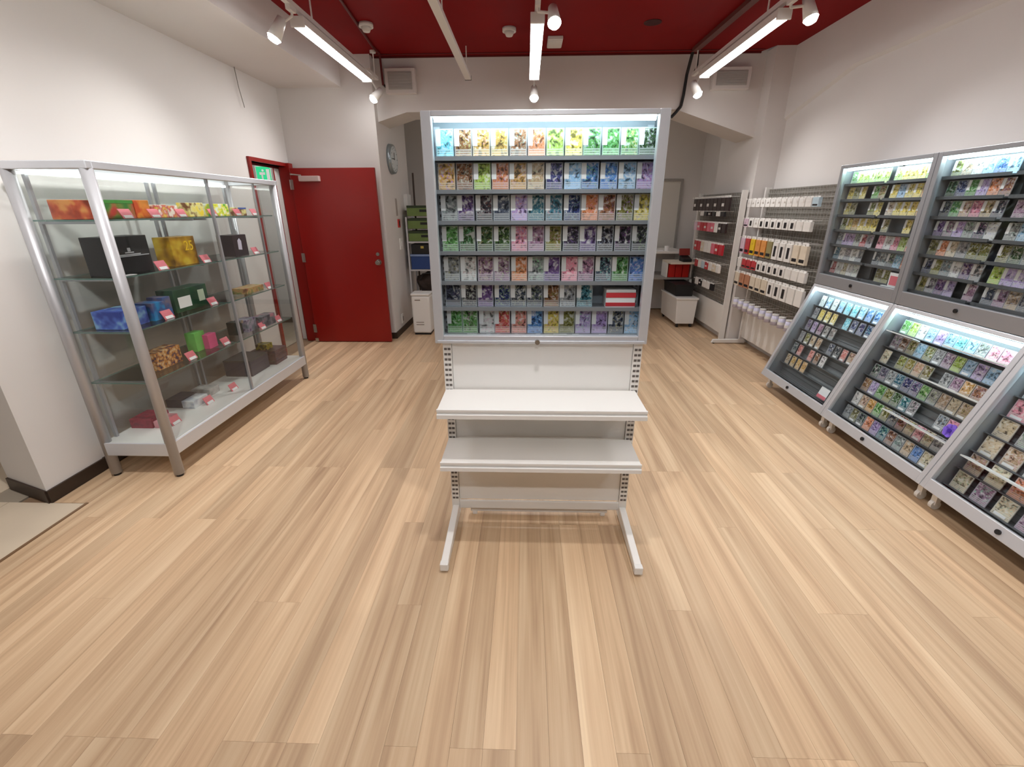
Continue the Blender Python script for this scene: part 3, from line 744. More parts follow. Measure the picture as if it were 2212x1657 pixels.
for i, tab in ((0, UP1), (1, UP2)):
    ya, yb = YS[i + 1], YS[i]
    ym = (ya + yb) / 2
    for r_, (L_, R_) in enumerate(tab):
        for half, row in ((0, L_), (1, R_)):
            y0 = (yb if half == 0 else ym) - 0.062
            for k, cn in enumerate(row.split(',')):
                if cn == '-': continue
                y = y0 - k * 0.0665
                put_card(2.502, y, UP_LIPS[r_] - 0.002, cn, 'on the %s ledge of the %s' % (ORD[r_], CASEORD[i] % 'upright'), rz=R(-90), tilt=R(6), w=0.0635, h=0.093, label_kind=1 if random.random() < .55 else 0)
# cards of the sloping cases
SROW = [0.705, 0.598, 0.491, 0.384, 0.277, 0.170, 0.0635]
LO1 = ['white,light blue,white,light blue,cyan,cyan,light blue,blue,blue,blue',
       'grey,yellow,yellow,yellow,-,cyan,navy,navy,navy,white',
       'purple,lilac,mauve,grey,grey,-,-,-,-,-',
       'grey,olive,tan,tan,-,slate,dark grey,salmon,tan,-',
       'slate,salmon,-,salmon,brown,white,-,-,-,-',
       'tan,gold,gold,gold,-,-,-,-,-,-']
LO2 = ['green,lime,white,light blue,lilac,light blue,cyan,light blue,grey,pink,pink,white',
       'mauve,brown,olive,light blue,olive,grey,mauve,lime,light blue,lilac,light blue,lilac',
       'cream,-,olive,olive,tan,olive,-,grey,mauve,gold,brown,tan',
       'dark grey,slate,grey,teal,navy,purple,green,grey,tan,cream,tan,grey',
       'brown,lilac,green,olive,dark green,teal,grey,-,-,grey,pink,-',
       'white,tan,gold,green,olive,slate,brown,tan,pink,tan,grey,teal',
       'grey,olive,dark grey,orange,lilac,teal,brown,grey,tan,blue,cream,lime']
def slope_cards(i, tab, pitch, w, h, rows, lab):
    yb = YS[i] - 0.078
    for r_, row in enumerate(tab):
        for k, cn in enumerate(row.split(',')):
            if cn == '-': continue
            p = sp(rows[r_], -0.108, yb - k * pitch)
            put_card(p[0], p[1], p[2], cn, lab % (ORD[r_] if r_ < len(tab) - 1 else 'lowest'), rz=R(-90), tilt=SLOPE - R(5), w=w, h=h, label_kind=2 if random.random() < .35 else 0)
slope_cards(0, LO1, 0.079, 0.056, 0.088, SROW, 'in the %s row of the ' + CASEORD[0] % 'sloping')
slope_cards(1, LO2, 0.0665, 0.061, 0.088, SROW, 'in the %s row of the ' + CASEORD[1] % 'sloping')
LO3 = ['cyan,light blue,white,grey,lime', 'grey,white,cream,-,-', 'pink,cream,white,tan,-', 'cream,grey,tan,-,-', 'cream,tan,white,-,-', 'tan,cream,orange,brown,-', 'cream,mauve,cream,mauve,olive']
slope_cards(2, LO3, 0.115, 0.086, 0.098, SROW, 'in the %s row of the ' + CASEORD[2] % 'sloping')
# card ledges of the sloping cases (part of each case)
for i, (tab, rows) in enumerate(((LO1, SROW), (LO2, SROW), (LO3, SROW))):
    case = [o for o in bpy.data.objects if o.name.startswith('sloping_case') and abs(o.location.y - (YS[i] + YS[i + 1]) / 2) < 0.01][0]
    for s in rows:
        build('card_ledge', sbox(MB(), s - 0.006, s - 0.001, -0.144, -0.088, YS[i + 1] + 0.015, YS[i] - 0.015), CASE_RAIL, case)
for (s, y0, y1, i) in ((0.69, 2.80, 3.02, 1), (0.71, 2.21, 2.60, 1), (0.245, 2.21, 2.68, 1), (0.235, 1.35, 2.12, 2), (0.50, 2.21, 2.58, 1)):
    case = [o for o in bpy.data.objects if o.name.startswith('sloping_case') and abs(o.location.y - (YS[i] + YS[i + 1]) / 2) < 0.01][0]
    build('acrylic_shelf_edge', sbox(MB(), s - 0.003, s + 0.004, -0.085, -0.03, y0, y1), WHITE_P, case)
# oddments in the cases
p = sp(0.31, -0.075, 2.278)
fl_o = MB()
for k in range(7):
    a = 2 * math.pi * k / 7
    q = sp(0.31 + 0.022 * math.sin(a), -0.075, 2.278 + 0.022 * math.cos(a)); q2 = sp(0.31 + 0.022 * math.sin(a), -0.068, 2.278 + 0.022 * math.cos(a))
    fl_o.cyl(q, q2, 0.017, seg=12)
fo = thing('badge', p, 'round violet flower-shaped badge in the second sloping case', 'badge')
build('petals', fl_o, mat('violet_enamel', (150, 110, 240), 0.3), fo)
build('centre', MB().cyl(sp(0.31, -0.068, 2.278), sp(0.31, -0.064, 2.278), 0.011, seg=14), mat('dark_violet', (80, 40, 170), 0.3), fo)
p = sp(0.085, -0.08, 3.27)
pb = thing('price_sign', p, 'white and pink price sign low in the sloping case beside the pack rack', 'sign')
build('card', sbox(MB(), 0.08, 0.165, -0.088, -0.084, 3.20, 3.30), PAPER, pb)
build('pink_band', sbox(MB(), 0.08, 0.105, -0.084, -0.083, 3.20, 3.30), PINK, pb)
pb = thing('price_sign', (2.49, 3.15, 1.02), 'pink and white price sign in the upright case beside the pack rack', 'sign')
build('card', MB().box(2.452, 2.455, 3.10, 3.20, 1.019, 1.11), PAPER, pb)
build('pink_band', MB().box(2.451, 2.452, 3.10, 3.19, 1.03, 1.09), PINK, pb)
build('foot', MB().box(2.452, 2.466, 3.09, 3.26, 1.0135, 1.018), PAPER, pb)
for o in (pb,): pass

# ================================================================== HANGING-PACK RACKS
def rack(name, label, xp, y0, y1, zb, zt, foot_y):
    t = thing(name, (xp, (y0 + y1) / 2, 0), label, 'display rack')
    for yy in (y0, y1 - 0.03):
        u = build('upright', MB().box(xp - 0.03, xp + 0.03, yy, yy + 0.03, 0.02, zt + 0.02), WHITE_M, t)
    build('base_panel', MB().box(xp - 0.012, xp + 0.008, y0 + 0.03, y1 - 0.03, 0.08, zb), WHITE_M, t, bevel=0.003)
    gm = MB()
    k = 0
    y = y0 + 0.05
    while y < y1 - 0.03:
        gm.box(xp - 0.002, xp + 0.002, y - 0.0014, y + 0.0014, zb, zt); y += 0.045
    z = zb + 0.02
    while z < zt + 0.01:
        gm.box(xp - 0.006, xp - 0.002, y0 + 0.03, y1 - 0.03, z - 0.0014, z + 0.0014); z += 0.045
    w = build('wire_grid', gm, mat('grid_grey', (176, 173, 168), 0.4), t); w['kind'] = 'stuff'
    build('backing', MB().box(xp + 0.012, xp + 0.018, y0 + 0.03, y1 - 0.03, zb, zt), mat('shaded_rack_backing', (134, 130, 122), 0.6), t)  # backing grey darkened to hold the shadows between pack rows
    for yy in foot_y:
        f = build('foot', MB().prism([(xp + 0.03, 0.01), (xp + 0.03, 0.055), (xp - 0.34, 0.05), (xp - 0.36, 0.01)], 'y', yy, yy + 0.035), WHITE_M, t, bevel=0.004)
        build('levelling_foot', MB().cyl((xp - 0.33, yy + 0.017, 0), (xp - 0.33, yy + 0.017, 0.012), 0.012), BLACK, f)
    return t
rk2 = rack('pack_rack', 'white wire rack of mostly white hanging packs beside the grey cases', 2.585, 3.98, 5.38, 0.42, 1.70, (5.33,))
rk1 = rack('pack_rack', 'white wire rack of red and black hanging packs in front of the column', 2.39, 5.46, 6.80, 0.42, 1.68, ())
RACKPACK = {}
def hang_pack(x, y, z0, w, h, d, rgb, rgb2, label, group, rack_obj, xp, window=None):
    """a flat pack on a hook, front face towards -X"""
    t = thing('hanging_pack', (x, y, z0), label, 'pack', group)
    b = build('pack', MB().box(x, x + d, y - w / 2, y + w / 2, z0, z0 + h * 0.86), TINT, t, bevel=0.002)
    b.color = lin(*rgb)
    za, zh = z0 + h * 0.86, z0 + h
    zc = (za + zh) / 2
    build('header', MB().box(x + d * 0.3, x + d * 0.5, y - w / 2, y - 0.006, za, zh).box(x + d * 0.3, x + d * 0.5, y + 0.006, y + w / 2, za, zh).box(x + d * 0.3, x + d * 0.5, y - 0.006, y + 0.006, zc + 0.0035, zh), WHITE_P, t)
    if window:
        wd = build('print', MB().box(x - 0.001, x, y - w * window[0] / 2, y + w * window[0] / 2, z0 + h * window[1], z0 + h * window[2]), TINT, t)
        wd.color = lin(*rgb2)
    build('hook', MB().cyl((x - 0.03, y, zc), (xp - 0.008, y, zc), 0.0025, seg=6).box(x - 0.032, x - 0.028, y - 0.012, y + 0.012, zc - 0.005, zc + 0.005), WHITE_M, rack_obj)
RW2 = [
 # z0, h, w, pitch, n, palette, second colour list, description
 (1.525, 0.085, 0.085, 0.100, 14, ['w'] * 12 + ['lb', 'lb'], None, 'small pack on the top hooks of the white rack'),
 (1.325, 0.095, 0.100, 0.115, 12, ['pk', 'w', 'w', 'w', 'w', 'w', 'w', 'w', 'w', 'w', 'w', 'w'], 'k', 'square pack on the second hooks of the white rack'),
 (1.050, 0.185, 0.095, 0.118, 12, ['pk', 'rd', 'y', 'o', 'o', 'g', 'w', 'w', 'w', 'cr', 'cr', 'cr'], 'k', 'tall pack on the third hooks of the white rack'),
 (0.905, 0.105, 0.095, 0.112, 12, ['w', 'rd', 'rd', 'rd', 'w', 'w', 'w', 'w', 'w', 'w', 'w', 'w'], 'k', 'square pack on the fourth hooks of the white rack'),
 (0.700, 0.165, 0.105, 0.125, 11, ['cr', 'br', 'br', 'cr', 'cr', 'cr', 'w', 'w', 'w', 'w', 'w'], 'k', 'tall pack on the fifth hooks of the white rack'),
]
CC = {'w': (232, 230, 226), 'lb': (190, 212, 224), 'pk': (216, 190, 206), 'rd': (190, 60, 66), 'y': (228, 190, 40), 'o': (220, 150, 80), 'g': (150, 140, 96), 'cr': (224, 212, 192), 'br': (186, 130, 100), 'k': (26, 26, 30), 'dk': (44, 30, 30), 'pnk': (220, 110, 130), 'red': (186, 36, 50)}
NM = {'w': 'white', 'lb': 'pale blue', 'pk': 'pale pink', 'rd': 'red', 'y': 'yellow', 'o': 'orange', 'g': 'olive', 'cr': 'cream', 'br': 'brown', 'dk': 'black', 'pnk': 'pink', 'red': 'red', 'k': 'black'}
for (z0, h, w, pitch, n, pal, sec, desc) in RW2:
    for k in range(n):
        y = 5.32 - k * pitch
        if y < 4.06: break
        cn = pal[k % len(pal)]
        hasw = sec and (k in (1, 3, 4, 5, 6, 7, 8)) and cn == 'w'
        lab = '%s %s%s' % (NM[cn], desc, ', dark window' if hasw else '')
        hang_pack(2.385, y, z0, w, h, 0.03, CC[cn], CC['k'], lab, lab.replace(' pack ', ' packs ', 1), rk2, 2.585,
                  (0.42, 0.16, 0.68) if hasw else ((0.8, 0.1, 0.25) if cn != 'w' else None))
for k in range(10):
    y = 5.30 - k * 0.125
    t = thing('hanging_pack', (2.42, y, 0.45), 'lilac-white rounded pack on the lowest hooks of the white rack', 'pack', 'rounded packs on the lowest hooks')
    b = build('roll', MB().cyl((2.42, y, 0.452), (2.42, y, 0.545), 0.036, 0.030, seg=18), TINT, t, smooth=True); b.color = lin(206, 204, 226)
    build('lid', MB().cyl((2.42, y, 0.545), (2.42, y, 0.556), 0.031, seg=18), WHITE_P, t)
    build('band', MB().cyl((2.42, y, 0.485), (2.42, y, 0.51), 0.0355, 0.034, seg=18), WHITE_P, t)
    build('hook', MB().cyl((2.40, y, 0.5588), (2.575, y, 0.5588), 0.0025, seg=6), WHITE_M, rk2)
RW1 = [
 (1.485, 0.165, 0.108, 0.116, 10, ['dk'], 'pack on the top hooks of the red rack'),
 (1.425, 0.06, 0.10, 0.13, 6, ['k', 'w', 'k', 'dk'], 'small pack under the black packs of the red rack'),
 (1.245, 0.12, 0.10, 0.115, 9, ['dk', 'dk', 'w', 'pnk', 'pnk', 'red', 'red', 'pnk', 'pk'], 'pack on the middle hooks of the red rack'),
 (1.00, 0.135, 0.10, 0.118, 8, ['red', 'red', 'pnk', 'w', 'w', 'cr', 'red', 'rd'], 'pack on the third hooks of the red rack'),
 (0.80, 0.10, 0.09, 0.12, 7, ['w', 'cr', 'w', 'rd', 'lb', 'w', 'rd'], 'pack on the fourth hooks of the red rack'),
 (0.58, 0.09, 0.09, 0.13, 5, ['k', 'w', 'w', 'k', 'w'], 'pack on the lowest hooks of the red rack'),
]
for ri, (z0, h, w, pitch, n, pal, desc) in enumerate(RW1):
    for k in range(n):
        y = 5.56 + k * pitch + (0.1 if ri in (1, 5) else 0)
        if y > 6.72: break
        cn = pal[k % len(pal)]
        lab = '%s %s' % (NM[cn], desc)
        hang_pack(2.25, y, z0, w, h, 0.026, CC[cn], CC['w'], lab, lab.replace('pack ', 'packs ', 1), rk1, 2.39, (0.6, 0.3, 0.5) if k % 2 else None)

# ================================================================== BACK RIGHT: bin, stand, boxes, door panel
t = thing('storage_bin', (2.13, 6.5, 0), 'white plastic storage bin on castors in the back corner', 'bin')
build('tub', MB().prism([(2.03, 0.05), (2.27, 0.05), (2.29, 0.385), (2.01, 0.385)], 'y', 6.12, 6.84), WHITE_P, t, bevel=0.008)
build('rim', MB().box(2.0, 2.30, 6.11, 6.85, 0.375, 0.40), WHITE_P, t, bevel=0.004)
for (xx, yy) in ((2.06, 6.15), (2.24, 6.15), (2.06, 6.8), (2.24, 6.8)):
    build('castor', MB().cyl((xx - 0.012, yy, 0.025), (xx + 0.012, yy, 0.025), 0.025, seg=14).box(xx - 0.01, xx + 0.01, yy - 0.01, yy + 0.01, 0.03, 0.055), BLACK, t)
t = thing('black_crate', (2.13, 6.4, 0.40), 'black plastic crate standing on the white storage bin', 'crate')
build('crate', MB().prism([(2.03, 0.4005), (2.25, 0.4005), (2.265, 0.545), (2.015, 0.545)], 'y', 6.25, 6.80), BLACK, t, bevel=0.005)
build('crate_rim', MB().box(2.005, 2.275, 6.24, 6.81, 0.54, 0.556), BLACK, t)
t = thing('side_counter', (2.0, 7.2, 0), 'white counter with two levels in the back corner', 'counter')
build('counter_top', MB().box(1.45, 2.33, 6.90, 7.60, 0.90, 0.93), WHITE_M, t, bevel=0.004)
build('side_panel', MB().box(1.47, 1.50, 6.93, 7.58, 0, 0.90), WHITE_M, t)
build('side_panel', MB().box(2.28, 2.31, 6.93, 7.58, 0, 0.90), WHITE_M, t)
build('front_panel', MB().box(1.50, 2.28, 7.30, 7.32, 0.02, 0.90), WALL, t)
build('lower_shelf', MB().box(1.50, 2.33, 6.60, 7.3, 0.575, 0.60), mat('grey_board', (150, 146, 142), 0.5), t)
build('shelf_post', MB().box(2.31, 2.34, 6.60, 6.63, 0.0, 0.575), WHITE_M, t)
t = thing('tier_shelf', (2.15, 6.65, 0.60), 'small cream shelf board over the red boxes in the back corner', 'shelf')
build('board', MB().box(1.98, 2.33, 6.45, 6.88, 0.80, 0.822), mat('cream_board', (226, 216, 200), 0.5), t)
build('side', MB().box(1.98, 1.995, 6.62, 6.88, 0.602, 0.80), WHITE_M, t)
build('side', MB().box(2.315, 2.33, 6.62, 6.88, 0.602, 0.80), WHITE_M, t)
for k in range(3):
    t = thing('red_box', (2.06 + k * 0.095, 6.72, 0.602), 'bright red carton under the cream shelf board', 'box', 'red cartons under the cream board')
    build('carton', MB().box(2.01 + k * 0.098, 2.10 + k * 0.098, 6.63, 6.84, 0.6025, 0.765), mat('red_carton', (206, 26, 18), 0.45), t, bevel=0.003)
    build('lid', MB().box(2.008 + k * 0.098, 2.102 + k * 0.098, 6.628, 6.842, 0.765, 0.778), mat('red_carton'), t)
t = thing('card_reader', (2.2, 6.62, 0.822), 'dark terminal with red top on the cream shelf board', 'terminal')
build('base', MB().prism([(6.52, 0.8225), (6.70, 0.8225), (6.70, 0.90), (6.52, 0.86)], 'x', 2.16, 2.28), BLACK, t, bevel=0.006)
build('screen', MB().prism([(6.66, 0.9), (6.70, 0.9), (6.72, 0.985), (6.69, 0.99)], 'x', 2.15, 2.29), mat('reddish_panel', (150, 52, 44), 0.4), t)
t = thing('paper_stack', (2.0, 7.05, 0.93), 'white paper roll and slips on the back counter', 'paper')
build('roll', MB().cyl((2.06, 7.0, 0.9305), (2.06, 7.0, 1.0), 0.035, seg=16), PAPER, t)
build('slips', MB().box(1.9, 2.0, 6.95, 7.05, 0.9305, 0.945), PAPER, t)
d2_ = thing('door_2', (2.2, YB, 0), 'pale flush door with thin grey frame in the back wall', 'door')
d2_['kind'] = 'structure'
build('door_leaf', MB().box(1.75, 2.36, YB - 0.02, YB, 0.0, 1.90), mat('pale_door', (216, 212, 204), 0.5), d2_)
build('door_frame', MB().box(2.36, 2.395, YB - 0.035, YB, 0, 1.935).box(1.70, 1.75, YB - 0.035, YB, 0, 1.935).box(1.75, 2.36, YB - 0.035, YB, 1.90, 1.935), mat('grey_frame', (160, 156, 150), 0.5), d2_, bevel=0.003)

# ================================================================== BACK LEFT: clock, switches, bin, shelf of boxes
t = thing('wall_clock', (-1.62, 5.95, 2.07), 'round silver wall clock on the side wall', 'clock')
build('case', MB().cyl((-1.62, 5.95, 2.07), (-1.575, 5.95, 2.07), 0.165, 0.158, seg=40), mat('clock_silver', (150, 160, 164), 0.3, metal=0.6), t, smooth=True)
dl = build('dial', MB().cyl((-1.575, 5.95, 2.07), (-1.572, 5.95, 2.07), 0.138, seg=40), mat('clock_dial', (206, 214, 216), 0.4), t)
build('hour_hand', MB().box(-1.571, -1.569, 5.945, 5.955, 2.06, 2.14), BLACK, dl)
build('minute_hand', MB().box(-1.569, -1.567, 5.85, 5.955, 2.066, 2.074), BLACK, dl)
for k in range(12):
    a = k * math.pi / 6
    yy, zz = 5.95 + 0.118 * math.cos(a), 2.07 + 0.118 * math.sin(a)
    build('hour_mark', MB().box(-1.572, -1.5705, yy - 0.005, yy + 0.005, zz - 0.005, zz + 0.005), BLACK, dl)
def wallplate(name, label, y0, y1, z0, z1, mt, cat, th=0.012, knob=None):
    t = thing(name, (-1.62, (y0 + y1) / 2, z0), label, cat)
    build('plate', MB().box(-1.62, -1.62 + th, y0, y1, z0, z1), mt, t, bevel=0.002)
    if knob:
        build('button', MB().box(-1.62 + th, -1.617 + th, (y0 + y1) / 2 - 0.018, (y0 + y1) / 2 + 0.018, (z0 + z1) / 2 - 0.03, (z0 + z1) / 2 + 0.03), knob, t)
wallplate('wall_sign', 'narrow grey vertical strip on the clock wall', 5.99, 6.03, 1.44, 1.64, mat('grey_strip', (150, 140, 134), 0.5), 'sign')
wallplate('fire_alarm', 'small red alarm button on the clock wall', 6.02, 6.11, 1.30, 1.40, mat('red_alarm', (190, 40, 36), 0.4), 'alarm', knob=BLACK)
wallplate('light_switch', 'white light switch plate on the clock wall', 6.03, 6.15, 1.03, 1.17, WHITE_P, 'switch', knob=PAPER)
wallplate('key_box', 'white key box high on the clock wall', 6.42, 6.62, 1.50, 1.70, WHITE_P, 'box', th=0.05)
wallplate('wall_socket', 'small wall socket low on the clock wall', 5.80, 5.87, 0.12, 0.24, WHITE_P, 'socket', knob=mat('grey_strip'))
t = thing('dustbin', (-1.33, 5.76, 0), 'white slim plastic dustbin with dark base beside the clock wall', 'bin')
build('body', MB().prism([(-1.445, 5.68), (-1.215, 5.68), (-1.215, 5.90), (-1.445, 5.90)], 'z', 0.02, 0.50), WHITE_P, t, bevel=0.025, bseg=4)
build('lid', MB().prism([(-1.45, 5.675), (-1.21, 5.675), (-1.21, 5.905), (-1.45, 5.905)], 'z', 0.50, 0.53), WHITE_P, t, bevel=0.012, bseg=3)
build('base', MB().prism([(-1.43, 5.69), (-1.225, 5.69), (-1.225, 5.89), (-1.43, 5.89)], 'z', 0.0, 0.022), BLACK, t)
build('grille', MB().box(-1.40, -1.33, 5.677, 5.681, 0.44, 0.455).box(-1.40, -1.30, 5.677, 5.681, 0.13, 0.14).box(-1.40, -1.30, 5.677, 5.681, 0.16, 0.17), mat('grey_strip'), t)
sh = thing('storage_rack', (-1.3, 6.4, 0), 'narrow steel rack full of boxes behind the white dustbin', 'shelf rack')
for (xx, yy) in ((-1.56, 6.22), (-1.08, 6.22), (-1.56, 6.58), (-1.08, 6.58)):
    build('post', MB().box(xx - 0.01, xx + 0.01, yy - 0.01, yy + 0.01, 0, 1.42), ALU, sh)
for z in (0.42, 0.76, 1.12):
    build('shelf', MB().box(-1.565, -1.075, 6.215, 6.585, z - 0.02, z), ALU, sh)
gr = mat('green_crate', (104, 126, 66), 0.5, noise=0.15, nscale=10)
for k in range(3):
    t = thing('green_crate', (-1.32, 6.4, 1.125 + k * 0.155), 'green folding crate, %s of three stacked on the storage rack' % ('lowest', 'middle', 'topmost')[k], 'crate', 'green crates on the storage rack')
    z = 1.121 + k * 0.156
    build('tub', MB().box(-1.545, -1.10, 6.23, 6.57, z, z + 0.10), gr, t, bevel=0.006)
    build('rim', MB().box(-1.545, -1.10, 6.228, 6.572, z + 0.10, z + 0.128), mat('crate_gap_shade', (42, 56, 30), 0.5), t)  # rim colour darkened for the shaded gaps between the crates
    build('handle_gap', MB().box(-1.38, -1.26, 6.226, 6.23, z + 0.05, z + 0.08), BLACK, t)
    build('label_card', MB().box(-1.5, -1.42, 6.2265, 6.2295, z + 0.03, z + 0.08), gr, t)
t = thing('blue_crate', (-1.32, 6.4, 0.76), 'blue plastic crate on the middle board of the storage rack', 'crate')
build('tub', MB().box(-1.54, -1.11, 6.23, 6.56, 0.7605, 0.93), mat('blue_crate', (36, 66, 124), 0.5), t, bevel=0.006)
build('rim', MB().box(-1.545, -1.105, 6.225, 6.565, 0.93, 0.955), mat('pale_blue', (130, 150, 190), 0.5), t)
t = thing('black_case', (-1.32, 6.4, 0.96), 'black tool case on the blue crate of the storage rack', 'case')
build('case', MB().box(-1.53, -1.12, 6.24, 6.55, 0.9555, 1.085), BLACK, t, bevel=0.008)
build('clasp', MB().box(-1.40, -1.36, 6.234, 6.24, 1.03, 1.06), mat('yellow_clasp', (200, 180, 90), 0.4), t)
t = thing('dark_bag', (-1.32, 6.4, 0.42), 'dark brown bag on the lowest board of the storage rack', 'bag')
bm_ = bmesh.new(); bmesh.ops.create_icosphere(bm_, subdivisions=3, radius=1.0)
bg = MB()
for v in bm_.verts:
    n_ = 1 + 0.08 * math.sin(7 * v.co.x + 3 * v.co.z) + 0.06 * math.sin(9 * v.co.y + 5 * v.co.x)
    bg.v.append((-1.32 + 0.20 * v.co.x * n_, 6.4 + 0.16 * v.co.y * n_, max(0.4203, 0.56 + 0.15 * v.co.z * n_)))
for f in bm_.faces:
    bg.f.append(tuple(v.index for v in f.verts)); bg.m.append(0)
bm_.free()
build('sack', bg, mat('dark_brown_cloth', (52, 40, 34), 0.8, noise=0.3, nscale=20), t)
build('strap', MB().path([(-1.44, 6.27, 0.62), (-1.40, 6.235, 0.70), (-1.30, 6.235, 0.71), (-1.25, 6.27, 0.63)], 0.008), BLACK, t)
t = thing('broom', (-1.55, 6.68, 0), 'dark broom handle leaning beside the storage rack', 'broom')
build('handle', MB().cyl((-1.545, 6.66, 0.08), (-1.53, 6.66, 1.97), 0.012), mat('dark_handle', (60, 44, 36), 0.5), t)
build('brush', MB().box(-1.575, -1.515, 6.625, 6.70, 0.0, 0.10), BLACK, t)

# ================================================================== LEFT GLASS CABINET
KX0, KX1, KY0, KY1 = -2.535, -2.085, 2.315, 4.085
k_ = thing('glass_cabinet', (-2.31, 3.2, 0), 'long aluminium-framed glass cabinet of boxed goods against the left wall', 'display cabinet')
def post(x, y, r, z0, z1):
    return MB().cyl((x, y, z0), (x, y, z1), r, seg=16)
PR = 0.028
for (x, y) in ((KX0 + PR, KY0 + PR), (KX1 - PR, KY0 + PR), (KX0 + PR, KY1 - PR), (KX1 - PR, KY1 - PR)):
    pp = build('corner_post', post(x, y, PR, 0.015, 1.73), ALU_P, k_, smooth=True)
    build('foot', MB().cyl((x, y, 0), (x, y, 0.016), 0.019), BLACK, pp)
build('top_frame', MB().box(KX0, KX1, KY0, KY0 + 0.035, 1.705, 1.742).box(KX0, KX1, KY1 - 0.035, KY1, 1.705, 1.742).box(KX0, KX0 + 0.035, KY0 + .035, KY1 - .035, 1.705, 1.742).box(KX1 - 0.035, KX1, KY0 + .035, KY1 - .035, 1.705, 1.742), ALU, k_, bevel=0.004)
build('top_panel', MB().box(KX0 + 0.03, KX1 - 0.03, KY0 + 0.03, KY1 - 0.03, 1.728, 1.734), GLASS, k_)
build('base', MB().box(KX0 + 0.012, KX1 - 0.012, KY0 + 0.012, KY1 - 0.012, 0.150, 0.224), WHITE_M, k_, bevel=0.004, label='white base board')
build('base_frame', MB().box(KX1 - 0.014, KX1 - 0.002, KY0 + 0.03, KY1 - 0.03, 0.145, 0.228).box(KX0 + 0.03, KX1 - 0.03, KY0 + 0.002, KY0 + 0.014, 0.145, 0.228), ALU, k_, bevel=0.003)
gp = 0.004
build('glass_side', MB().box(KX0 + 0.03, KX1 - 0.03, KY0 + 0.020, KY0 + 0.020 + gp, 0.225, 1.705), GLASS, k_)
build('glass_side', MB().box(KX0 + 0.03, KX1 - 0.03, KY1 - 0.024, KY1 - 0.02, 0.225, 1.705), GLASS, k_)
build('glass_back', MB().box(KX0 + 0.018, KX0 + 0.022, KY0 + 0.04, KY1 - 0.04, 0.225, 1.705), GLASS, k_)
build('glass_door', MB().box(KX1 - 0.026, KX1 - 0.022, KY0 + 0.04, 3.22, 0.228, 1.705), GLASS, k_)
build('glass_door', MB().box(KX1 - 0.018, KX1 - 0.014, 3.18, KY1 - 0.04, 0.228, 1.705), GLASS, k_)
build('mullion', MB().box(KX1 - 0.028, KX1 - 0.012, 3.192, 3.208, 0.228, 1.705), ALU_D, k_)
build('mullion', MB().box(KX1 - 0.028, KX1 - 0.016, 3.745, 3.757, 0.9, 1.705), ALU_D, k_)
for yy in (KY0 + 0.10, 3.19, 3.25, KY1 - 0.08):
    build('pilaster', MB().box(KX0 + 0.024, KX0 + 0.042, yy - 0.008, yy + 0.008, 0.226, 1.688), ALU_D, k_)
for z in (1.475, 1.185, 0.895, 0.598):
    for (a, b) in ((KY0 + 0.045, 3.185), (3.215, KY1 - 0.045)):
        s = build('glass_shelf', MB().box(KX0 + 0.045, KX1 - 0.065, a, b, z - 0.008, z, 0, sides=1), [SHELF_GLASS, GLASS_EDGE], k_)
        for yy in (a + 0.05, b - 0.05):
            build('shelf_bracket', MB().box(KX0 + 0.04, KX1 - 0.12, yy - 0.005, yy + 0.005, z - 0.022, z - 0.009), ALU_D, s)
build('fill_strip', MB().box(KX0 + 0.040, KX0 + 0.056, KY0 + 0.08, KY1 - 0.08, 1.690, 1.704), mat('cabinet_fill', (255, 255, 255), 0.5, emit=(0.95, 1.0, 0.97), estr=7.0), k_, label='added light strip that brightens the cabinet')  # glowing strip added to brighten the cabinet interior
build('door_lock', MB().cyl((KX1 - 0.014, 3.23, 0.75), (KX1 - 0.002, 3.23, 0.75), 0.012), CHROME, k_)

def prod(name, x1, depth, y0, y1, z, h, m_, label, group=None, front=None, cat='box'):
    t = thing(name, (x1 - depth / 2, (y0 + y1) / 2, z), label, cat, group)
    build('carton', MB().box(x1 - depth, x1, y0, y1, z + 0.0005, z + h), m_, t, bevel=0.002)
    if front:
        m2, fa, fb, fc, fd = front
        build('front_print', MB().box(x1, x1 + 0.0012, y0 + (y1 - y0) * fa, y0 + (y1 - y0) * fb, z + h * fc, z + h * fd), m2, t)
    return t
def price_tag(x, y, z, n, where):
    t = thing('price_tag', (x, y, z), 'pink price tag standing %s' % where, 'price tag', 'pink price tags in the glass cabinet')
    build('card', MB().prism([(x - 0.004, z + 0.0005), (x - 0.028, z + 0.050), (x - 0.025, z + 0.051), (x, z + 0.0005)], 'y', y - 0.04, y + 0.04), PINK, t)
    build('white_strip', MB().prism([(x + 0.0004, z + 0.002), (x - 0.008, z + 0.017), (x - 0.0075, z + 0.0175), (x + 0.001, z + 0.002)], 'y', y - 0.03, y + 0.03), PAPER, t)
P_redb = print_material('brick_red_print', (150, 62, 44), (182, 84, 56), (206, 140, 80))
P_grn = print_material('green_red_print', (60, 120, 52), (110, 130, 60), (186, 70, 60), 11)
P_or = print_material('orange_print', (200, 80, 40), (224, 140, 60), (190, 120, 50))
P_mix = print_material('mixed_print', (226, 200, 90), (206, 90, 90), (240, 236, 220), 26)
P_yel = print_material('yellow_print', (240, 214, 60), (230, 220, 150), (120, 70, 30), 22)
P_gy = print_material('green_yellow_print', (70, 180, 70), (236, 226, 50), (230, 240, 230), 24)
P_blue = print_material('blue_print', (46, 66, 150), (80, 110, 196), (150, 196, 224), 14)
P_blue2 = print_material('sky_print', (40, 140, 200), (60, 90, 150), (120, 110, 130), 14)
P_gold = print_material('gold_print', (120, 82, 16), (186, 140, 24), (220, 190, 60), 9)
P_multi = print_material('multi_print', (70, 50, 80), (200, 130, 50), (220, 190, 150), 40)
P_crim = print_material('crimson_print', (132, 26, 54), (160, 40, 70), (120, 30, 60), 30)
